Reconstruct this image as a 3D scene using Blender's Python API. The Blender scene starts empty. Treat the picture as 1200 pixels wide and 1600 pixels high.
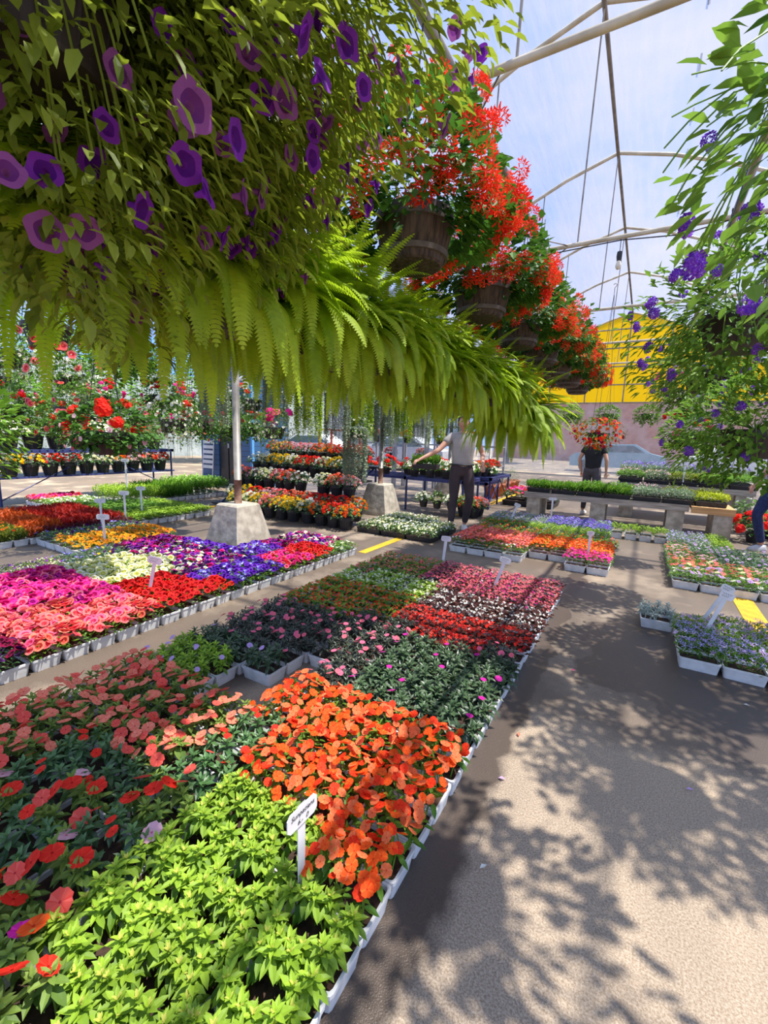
import bpy, math, random
import numpy as np
from mathutils import Vector, Matrix
PI=math.pi; R=math.radians
C=bpy.context.scene.collection
rnd=random.Random(7)
U=rnd.uniform

# ------------------------------------------------------------------ materials
def s2l(c):
    return tuple(((v/255)/12.92 if v/255<=.04045 else (((v/255)+.055)/1.055)**2.4) for v in c)+(1.,)
MATS={}
def newmat(name):
    m=bpy.data.materials.new(name); m.use_nodes=True; nt=m.node_tree; nt.nodes.clear()
    return m,nt,nt.nodes.new,nt.links.new
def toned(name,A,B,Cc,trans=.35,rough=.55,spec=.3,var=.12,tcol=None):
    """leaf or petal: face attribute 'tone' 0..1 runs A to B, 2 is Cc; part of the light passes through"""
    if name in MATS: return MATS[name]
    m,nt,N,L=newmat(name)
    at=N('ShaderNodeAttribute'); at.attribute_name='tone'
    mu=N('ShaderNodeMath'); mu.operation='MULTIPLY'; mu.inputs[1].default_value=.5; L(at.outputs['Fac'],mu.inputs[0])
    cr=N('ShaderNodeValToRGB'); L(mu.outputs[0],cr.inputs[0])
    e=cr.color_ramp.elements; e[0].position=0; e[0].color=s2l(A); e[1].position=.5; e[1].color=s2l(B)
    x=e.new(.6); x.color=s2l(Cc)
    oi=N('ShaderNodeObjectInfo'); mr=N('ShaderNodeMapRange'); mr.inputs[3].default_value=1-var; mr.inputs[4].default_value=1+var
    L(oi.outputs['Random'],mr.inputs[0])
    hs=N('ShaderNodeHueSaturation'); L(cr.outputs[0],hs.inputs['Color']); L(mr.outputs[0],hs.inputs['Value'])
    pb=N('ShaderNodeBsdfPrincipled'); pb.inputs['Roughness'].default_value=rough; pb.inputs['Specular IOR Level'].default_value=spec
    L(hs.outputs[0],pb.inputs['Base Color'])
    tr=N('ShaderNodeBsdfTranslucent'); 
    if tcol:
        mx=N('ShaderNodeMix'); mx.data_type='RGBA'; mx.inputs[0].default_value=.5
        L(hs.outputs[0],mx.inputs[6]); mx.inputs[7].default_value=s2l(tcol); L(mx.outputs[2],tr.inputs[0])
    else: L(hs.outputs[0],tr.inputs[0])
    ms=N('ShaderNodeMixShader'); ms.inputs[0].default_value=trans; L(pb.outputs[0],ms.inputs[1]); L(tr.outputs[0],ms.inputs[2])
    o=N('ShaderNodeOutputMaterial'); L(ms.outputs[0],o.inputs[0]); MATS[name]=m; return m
def plain(name,A,B=None,scale=8,rough=.6,metal=0,bump=0,stretch=(1,1,1),detail=4,spec=.4):
    if name in MATS: return MATS[name]
    m,nt,N,L=newmat(name)
    pb=N('ShaderNodeBsdfPrincipled'); pb.inputs['Roughness'].default_value=rough; pb.inputs['Metallic'].default_value=metal; pb.inputs['Specular IOR Level'].default_value=spec
    tc=N('ShaderNodeTexCoord'); mp=N('ShaderNodeMapping'); mp.inputs['Scale'].default_value=stretch; L(tc.outputs['Object'],mp.inputs[0])
    nz=N('ShaderNodeTexNoise'); nz.inputs['Scale'].default_value=scale; nz.inputs['Detail'].default_value=detail; L(mp.outputs[0],nz.inputs[0])
    cr=N('ShaderNodeValToRGB'); L(nz.outputs['Fac'],cr.inputs[0])
    cr.color_ramp.elements[0].position=.35; cr.color_ramp.elements[1].position=.65
    cr.color_ramp.elements[0].color=s2l(A); cr.color_ramp.elements[1].color=s2l(B or A)
    L(cr.outputs[0],pb.inputs['Base Color'])
    if bump:
        b=N('ShaderNodeBump'); b.inputs['Strength'].default_value=bump; b.inputs['Distance'].default_value=.01; L(nz.outputs['Fac'],b.inputs['Height']); L(b.outputs[0],pb.inputs['Normal'])
    o=N('ShaderNodeOutputMaterial'); L(pb.outputs[0],o.inputs[0]); MATS[name]=m; return m

def leafm(name,A,B,Cc=(200,205,90),**k): return toned('leaf '+name,A,B,Cc,**k)
def petal(name,A,B,Cc=None,**k):
    k.setdefault('trans',.3); k.setdefault('rough',.7); k.setdefault('spec',.15); k.setdefault('var',.06)
    return toned('petal '+name,A,B,Cc or A,**k)

# ------------------------------------------------------------------ mesh builder
class MB:
    def __init__(s): s.V=[]; s.F=[]; s.T=[]; s.M=[]; s.n=0
    def raw(s,V,F,tone=.5,mat=0):
        V=np.asarray(V,float); s.V.append(V)
        for f in F: s.F.append(tuple(i+s.n for i in f))
        k=len(F); s.T.extend([tone]*k if np.isscalar(tone) else tone); s.M.extend([mat]*k); s.n+=len(V)
    def put(s,t,o,d,u,size,tone=.5,mat=0,wide=1.):
        V,F,ft=t
        d=np.asarray(d,float); d=d/(np.linalg.norm(d)+1e-9)
        u=np.asarray(u,float); u=u-d*np.dot(u,d); l=np.linalg.norm(u)
        if l<1e-5: u=np.array([.3,.5,.8]); u=u-d*np.dot(u,d); l=np.linalg.norm(u)
        u=u/l; y=np.cross(u,d)
        W=(V*np.array([size,size*wide,size]))@np.array([d,y,u])+np.asarray(o)
        s.raw(W,F,[(tone if q==0 else q) for q in ft] if ft else tone,mat)
    def box(s,x0,x1,y0,y1,z0,z1,mat=0,tone=.5):
        s.raw([(x0,y0,z0),(x1,y0,z0),(x1,y1,z0),(x0,y1,z0),(x0,y0,z1),(x1,y0,z1),(x1,y1,z1),(x0,y1,z1)],
          [(0,3,2,1),(4,5,6,7),(0,1,5,4),(1,2,6,5),(2,3,7,6),(3,0,4,7)],tone,mat)
    def tube(s,pts,r,seg=8,mat=0,tone=.5,cap=True):
        pts=[np.asarray(p,float) for p in pts]; n=len(pts); rs=r if isinstance(r,(list,tuple)) else [r]*n
        V=[]
        t0=pts[1]-pts[0]; a=np.array([0,0,1.]) if abs(t0[2])<.9*np.linalg.norm(t0) else np.array([1.,0,0])
        for i,p in enumerate(pts):
            t=(pts[min(i+1,n-1)]-pts[max(i-1,0)]); t=t/(np.linalg.norm(t)+1e-9)
            b=np.cross(t,a); b/=np.linalg.norm(b)+1e-9; c=np.cross(b,t)
            a=c
            for k in range(seg):
                q=2*PI*k/seg; V.append(p+rs[i]*(math.cos(q)*b+math.sin(q)*c))
        F=[(i*seg+k,i*seg+(k+1)%seg,(i+1)*seg+(k+1)%seg,(i+1)*seg+k) for i in range(n-1) for k in range(seg)]
        if cap: F+= [tuple(range(seg)),tuple(range((n-1)*seg,n*seg))[::-1]]
        s.raw(V,F,tone,mat)
    def lathe(s,prof,seg=24,c=(0,0,0),mat=0,tone=.5,sy=1.):
        V=[(c[0]+r*math.cos(2*PI*k/seg),c[1]+sy*r*math.sin(2*PI*k/seg),c[2]+z) for r,z in prof for k in range(seg)]
        F=[(i*seg+k,i*seg+(k+1)%seg,(i+1)*seg+(k+1)%seg,(i+1)*seg+k) for i in range(len(prof)-1) for k in range(seg)]
        s.raw(V,F,tone,mat)
    def mesh(s,name,mats,smooth=False):
        me=bpy.data.meshes.new(name)
        V=np.concatenate(s.V) if s.V else np.zeros((0,3))
        me.from_pydata(V.tolist(),[],s.F)
        a=me.attributes.new('tone','FLOAT','FACE'); a.data.foreach_set('value',np.array(s.T,dtype=np.float32))
        for m in (mats if isinstance(mats,(list,tuple)) else [mats]): me.materials.append(m)
        me.polygons.foreach_set('material_index',np.array(s.M,dtype=np.int32))
        if smooth: me.polygons.foreach_set('use_smooth',np.ones(len(s.F),dtype=bool))
        me.update(); return me
    def obj(s,name,mats,parent=None,smooth=False,loc=None):
        return link(name,s.mesh(name,mats,smooth),parent,loc)
def link(name,data,parent=None,loc=None,rot=None,scale=None):
    o=bpy.data.objects.new(name,data); C.objects.link(o)
    if parent: o.parent=parent
    if loc: o.location=loc
    if rot: o.rotation_euler=rot
    if scale: o.scale=scale if isinstance(scale,tuple) else (scale,)*3
    return o
def tag(o,label=None,cat=None,group=None,kind=None):
    if label: o['label']=label
    if cat: o['category']=cat
    if group: o['group']=group
    if kind: o['kind']=kind
    return o
def thing(name,label,cat,loc=(0,0,0),rz=0,group=None,scale=None):
    return tag(link(name,None,None,loc,(0,0,rz),scale),label,cat,group)
def struct(o): o['kind']='structure'; return o

# ------------------------------------------------------------------ leaf and flower shapes
def leaf8(w=.45,bend=.25,fold=.15):
    V=[(0,0,0),(.35,w*.45,-bend*.1+fold*w),(.35,0,-bend*.1),(.35,-w*.45,-bend*.1+fold*w),
       (.7,w*.36,-bend*.5+fold*w),(.7,0,-bend*.5),(.7,-w*.36,-bend*.5+fold*w),(1,0,-bend)]
    return (np.array(V),[(0,3,2),(0,2,1),(2,3,6,5),(1,2,5,4),(5,6,7),(4,5,7)],None)
def leaf4(w=.5,fold=.2,bend=.1):
    return (np.array([(0,0,0),(.45,w*.5,fold*w),(1,0,-bend),(.45,-w*.5,fold*w)]),[(0,3,2),(0,2,1)],None)
def fan_flower(n=5,spread=30,cup=.15,center=.16,inner=.78,ctone=2):
    V=[(0,0,0)];F=[];T=[]
    for k in range(n):
        a=2*PI*k/n; i=len(V)
        for da,r in ((-spread,inner*.9),(-spread*.45,1.),(spread*.45,.97),(spread,inner*.9)):
            q=a+R(da); V.append((r*math.cos(q),r*math.sin(q),cup*r*r+.05*(k%2)))
        F+=[(0,i,i+1),(0,i+1,i+2),(0,i+2,i+3)]; T+=[.02+.3*(k%2),0,.95]
    i=len(V)
    for k in range(5): V.append((center*math.cos(2*PI*k/5),center*math.sin(2*PI*k/5),.05))
    F.append((i,i+1,i+2,i+3,i+4)); T.append(ctone)
    V=np.array(V)[:,[2,0,1]]   # facing +X
    return (V,F,T)
def trumpet(n=25,depth=.8):
    V=[];F=[];T=[]
    for r,z,w in ((1,.06,.06),(.6,.0,.04),(.24,-.25,0),(.13,-depth,0)):
        for k in range(n):
            a=2*PI*k/n; rr=r*(1+w*math.cos(5*a)); V.append((rr*math.cos(a),rr*math.sin(a),z+.1*w*10*math.sin(5*a+1)*(r>.9)))
    for j in range(3):
        for k in range(n): F.append((j*n+k,j*n+(k+1)%n,(j+1)*n+(k+1)%n,(j+1)*n+k)); T.append(2 if j==1 else 0)
    return (np.array(V)[:,[2,0,1]],F,T)
def cluster(n,fl,fsize,R0=.8,flat=.6,seed=1,hemi=.1):
    """dome of small florets; faces +X"""
    r=random.Random(seed); mb=MB()
    for k in range(n):
        z=hemi+(1-hemi)*((k+.5)/n); a=k*2.39996; q=math.sqrt(max(0,1-z*z))
        d=np.array([z*flat+.001,q*math.cos(a),q*math.sin(a)])
        p=d*R0*r.uniform(.82,1.05)
        dd=d+np.array([r.uniform(-.3,.3) for _ in range(3)]); 
        u=np.array([r.uniform(-1,1) for _ in range(3)])
        mb.put(fl,p,dd,u,fsize*r.uniform(.8,1.2),tone=0)
    return (np.concatenate(mb.V),mb.F,mb.T)
L8=leaf8(); L8w=leaf8(.62,.2); L8n=leaf8(.3,.3); L4=leaf4(); L4n=leaf4(.22); L4w=leaf4(.85,.12); L4r=leaf4(1.0,.1,.0)
IMP=fan_flower(5,44,.10,.12,.9); PAN=fan_flower(5,36,.05,.3,.85); STAR=fan_flower(5,14,.1,.18,.5); TRI4=fan_flower(4,32,.35,.2,.75)
PET=trumpet(); PETf=trumpet(15,.5)
DAISY=fan_flower(9,13,.0,.32,.8)
THIN=fan_flower(5,15,.5,.12,.55); THIN=(THIN[0],THIN[1][:-1],[0]*15)
low=(np.array([(.1,.95,0),(.1,.3,.9),(.1,-.75,.6),(.1,-.75,-.6),(.1,.3,-.9),(0,0,0)]),[(5,0,1),(5,1,2),(5,2,3),(5,3,4),(5,4,0)],None)
GERC=cluster(12,THIN,.42,.72,.6,3)           # loose ivy geranium head
GERZ=cluster(22,low,.3,.75,.75,5)            # full zonal geranium head
VERB=cluster(20,fan_flower(5,30,.1,.2,.8),.3,.72,.55,9)
MUMH=cluster(14,low,.3,.75,.5,4)
ENG=cluster(8,low,.34,.7,.5,14)

# ------------------------------------------------------------------ tray crops
A_,B_=.228,.155     # tray pitch
FOAM=plain('white foam',(205,206,204),(232,232,228),14,.75,bump=.25)
BLACKP=plain('black plastic',(26,26,29),(38,38,40),10,.45)
SOIL=plain('potting soil',(38,27,20),(70,50,36),40,.95,bump=.6)
def tray_mesh(name,w,d,h,mat,t=.008,cells=True):
    mb=MB(); i=.012
    def ring(x,y,z,r=.012):
        P=[]
        for sx,sy,a0 in ((1,1,0),(-1,1,90),(-1,-1,180),(1,-1,270)):
            for a in (0,45,90):
                q=R(a0+a); P.append((sx*(x-r)+r*math.cos(q),sy*(y-r)+r*math.sin(q),z))
        return P
    rs=[ring(w/2-i,d/2-i,0),ring(w/2-.003,d/2-.003,h-.012),ring(w/2,d/2,h-.012),ring(w/2,d/2,h),ring(w/2-t,d/2-t,h),ring(w/2-t-.004,d/2-t-.004,h-.02)]
    V=[p for r in rs for p in r]; n=12
    F=[(j*n+k,j*n+(k+1)%n,(j+1)*n+(k+1)%n,(j+1)*n+k) for j in range(5) for k in range(n)]+[tuple(range(n))[::-1]]
    mb.raw(V,F)
    mb2=MB(); P=ring(w/2-t-.004,d/2-t-.004,h-.014); mb2.raw(P,[tuple(range(12))])
    return mb.mesh(name,mat),mb2.mesh('soil',SOIL)
FOAM_T=tray_mesh('foam_tray',.222,.150,.075,FOAM)
BLACK_T=tray_mesh('plastic_tray',.40,.30,.07,BLACKP)

def prof(x,y,w,d): # height falls off at the edge of the tray
    e=max(abs(x)/(w*.56),abs(y)/(d*.56)); return 1-.35*max(0,e-.55)/.45
def crop(spec,seed,w=.222,d=.150,scale=1.):
    """returns foliage mesh, list of blossom (pos, dir, size, matindex), blossom template"""
    r=random.Random(seed); u=r.uniform
    mb=MB(); z0=.062; h=spec['h']; ls=spec['leaf']; T=spec.get('tm',L4); W=spec.get('wide',1.)
    form=spec['form']; n=int(spec['n']*scale)
    def lf(p,dv,s,tone,up=(0,0,1),mat=0): mb.put(T,p,dv,up,s,tone,mat,W)
    if form=='rosette':
        st=spec.get('stems',2); nx,ny=(3,2) if w<.3 else (5,4)
        per=max(5,n//(nx*ny*st))
        for ix in range(nx):
            for iy in range(ny):
                cx=(ix+.5-nx/2)*w/nx*1.08; cy=(iy+.5-ny/2)*d/ny*1.12
                for k in range(st):
                    x=cx+u(-1,1)*w/nx*.45; y=cy+u(-1,1)*d/ny*.42
                    hh=z0+h*prof(x,y,w,d)*u(.78,1.08); a0=u(0,6.3)
                    mb.tube([(cx,cy,z0-.02),(x,y,hh)],.0028,4,tone=.75)
                    for q in range(per):
                        f=q/per; a=a0+q*2.4+u(-.2,.2); el=R(62-95*f+u(-14,14))
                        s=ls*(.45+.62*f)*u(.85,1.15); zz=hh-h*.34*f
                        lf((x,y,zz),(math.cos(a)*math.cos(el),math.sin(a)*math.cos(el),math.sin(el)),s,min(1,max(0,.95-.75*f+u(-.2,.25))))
                    if spec.get('bud'):
                        for q in range(4):
                            a=u(0,6.3); lf((x,y,hh),(math.cos(a)*.5,math.sin(a)*.5,1),ls*.3,2)
    elif form=='mound':
        for k in range(n):
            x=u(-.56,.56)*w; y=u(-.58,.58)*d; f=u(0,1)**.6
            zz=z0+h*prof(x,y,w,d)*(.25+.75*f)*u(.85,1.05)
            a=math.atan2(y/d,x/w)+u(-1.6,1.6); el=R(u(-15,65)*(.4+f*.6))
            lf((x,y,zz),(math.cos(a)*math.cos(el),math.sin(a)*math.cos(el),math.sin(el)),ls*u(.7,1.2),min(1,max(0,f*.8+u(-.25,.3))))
    elif form=='spike':
        for k in range(n):
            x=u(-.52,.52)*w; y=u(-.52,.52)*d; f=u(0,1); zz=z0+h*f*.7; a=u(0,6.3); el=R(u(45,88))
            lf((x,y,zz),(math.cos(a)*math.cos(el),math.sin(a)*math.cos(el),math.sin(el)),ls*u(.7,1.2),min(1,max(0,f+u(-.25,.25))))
    elif form=='fine':
        for k in range(n):
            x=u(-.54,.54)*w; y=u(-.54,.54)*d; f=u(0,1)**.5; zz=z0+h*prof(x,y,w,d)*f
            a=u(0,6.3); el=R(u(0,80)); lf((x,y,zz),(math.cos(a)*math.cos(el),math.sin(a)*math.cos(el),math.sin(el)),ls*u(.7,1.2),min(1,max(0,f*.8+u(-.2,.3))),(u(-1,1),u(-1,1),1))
    bl=[]
    nb=int(spec.get('nb',0)*scale); cols=spec.get('cols',[1.]); 
    if nb:
        g=max(1,int(math.sqrt(nb*w/d)+.5)); gy=max(1,int(round(nb/g)))
        cells=[(i,j) for i in range(g) for j in range(gy)]
        if spec.get('sparse'): r.shuffle(cells); 
        for i,j in cells[:nb]:
            if spec.get('sparse'): x,y=u(-.5,.5)*w,u(-.5,.5)*d
            else: x=((i+.5)/g-.5+u(-.5,.5)/g)*w*1.12; y=((j+.5)/gy-.5+u(-.5,.5)/gy)*d*1.15
            zz=z0+h*prof(x,y,w,d)*u(.94,1.12)+spec.get('lift',.008)
            tl=spec.get('tilt',.55)
            dv=(u(-tl,tl)+x/w*.6,u(-tl,tl)+y/d*.6-.12,1)
            q=u(0,1); ci=0; acc=0
            for ci,c in enumerate(cols):
                acc+=c
                if q<=acc: break
            bl.append(((x,y,zz),dv,spec['bs']*u(.8,1.15),ci,u(0,1)))
    return mb,bl
# leaf materials
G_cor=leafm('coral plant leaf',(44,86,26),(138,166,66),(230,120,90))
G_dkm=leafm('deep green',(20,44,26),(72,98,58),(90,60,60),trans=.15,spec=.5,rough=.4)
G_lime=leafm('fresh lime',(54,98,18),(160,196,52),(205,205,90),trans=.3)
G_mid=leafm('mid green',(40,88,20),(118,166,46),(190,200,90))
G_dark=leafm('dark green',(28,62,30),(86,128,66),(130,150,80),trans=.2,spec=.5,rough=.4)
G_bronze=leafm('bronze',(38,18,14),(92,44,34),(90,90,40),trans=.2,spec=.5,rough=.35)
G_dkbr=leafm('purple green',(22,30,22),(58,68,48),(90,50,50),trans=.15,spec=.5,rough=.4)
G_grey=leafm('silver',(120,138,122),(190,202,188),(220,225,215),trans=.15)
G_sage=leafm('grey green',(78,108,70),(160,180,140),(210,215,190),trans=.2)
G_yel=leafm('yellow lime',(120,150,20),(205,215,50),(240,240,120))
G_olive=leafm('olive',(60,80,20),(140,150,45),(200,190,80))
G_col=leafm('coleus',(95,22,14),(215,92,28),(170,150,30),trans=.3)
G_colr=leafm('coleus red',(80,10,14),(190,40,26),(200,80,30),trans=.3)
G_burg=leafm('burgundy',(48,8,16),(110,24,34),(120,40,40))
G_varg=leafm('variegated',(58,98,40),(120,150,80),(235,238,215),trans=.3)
P_=petal
P_or=P_('orange',(250,64,8),(255,110,38),(205,40,10)); P_or2=P_('light orange',(255,106,50),(255,140,88),(220,60,20)); P_rdor=P_('red orange',(236,38,10),(252,70,30),(190,20,8))
P_cor=P_('coral',(255,112,80),(255,156,126),(200,60,50)); P_cord=P_('deep coral',(240,70,58),(255,105,88),(190,40,50))
P_red=P_('red',(206,14,18),(244,44,40),(150,5,10)); P_scar=P_('scarlet',(235,30,18),(250,58,38),(170,10,10))
P_mag=P_('magenta',(200,18,140),(230,50,170),(120,0,90)); P_hot=P_('hot pink',(236,22,130),(250,64,160),(190,10,90)); P_pnk=P_('pink',(246,84,128),(255,130,155),(200,40,80))
P_sal=P_('salmon',(250,100,104),(255,140,132),(235,60,70)); P_rose=P_('rose',(238,84,110),(252,130,140),(180,30,60))
P_lil=P_('lilac',(196,150,220),(222,190,238),(160,80,190)); P_pur=P_('purple',(88,22,170),(122,50,205),(50,8,90)); P_viol=P_('violet',(104,20,140),(140,40,180),(60,5,70))
P_dkp=P_('dark purple',(52,12,70),(84,22,100),(20,4,30)); P_burg=P_('burgundy',(120,6,48),(160,20,70),(60,2,20)); P_lav=P_('lavender',(150,134,214),(182,170,232),(225,220,240))
P_wht=P_('white',(236,236,222),(250,250,244),(220,220,120)); P_crm=P_('cream',(232,230,160),(246,244,200),(200,200,60)); P_yel=P_('yellow',(246,190,8),(254,220,50),(190,120,0))
P_gold=P_('golden orange',(246,140,6),(254,170,30),(150,70,0)); P_blue=P_('blue violet',(88,84,190),(124,116,220),(230,230,255)); P_pal=P_('pale pink',(244,170,190),(252,205,214),(220,90,130))

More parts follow.
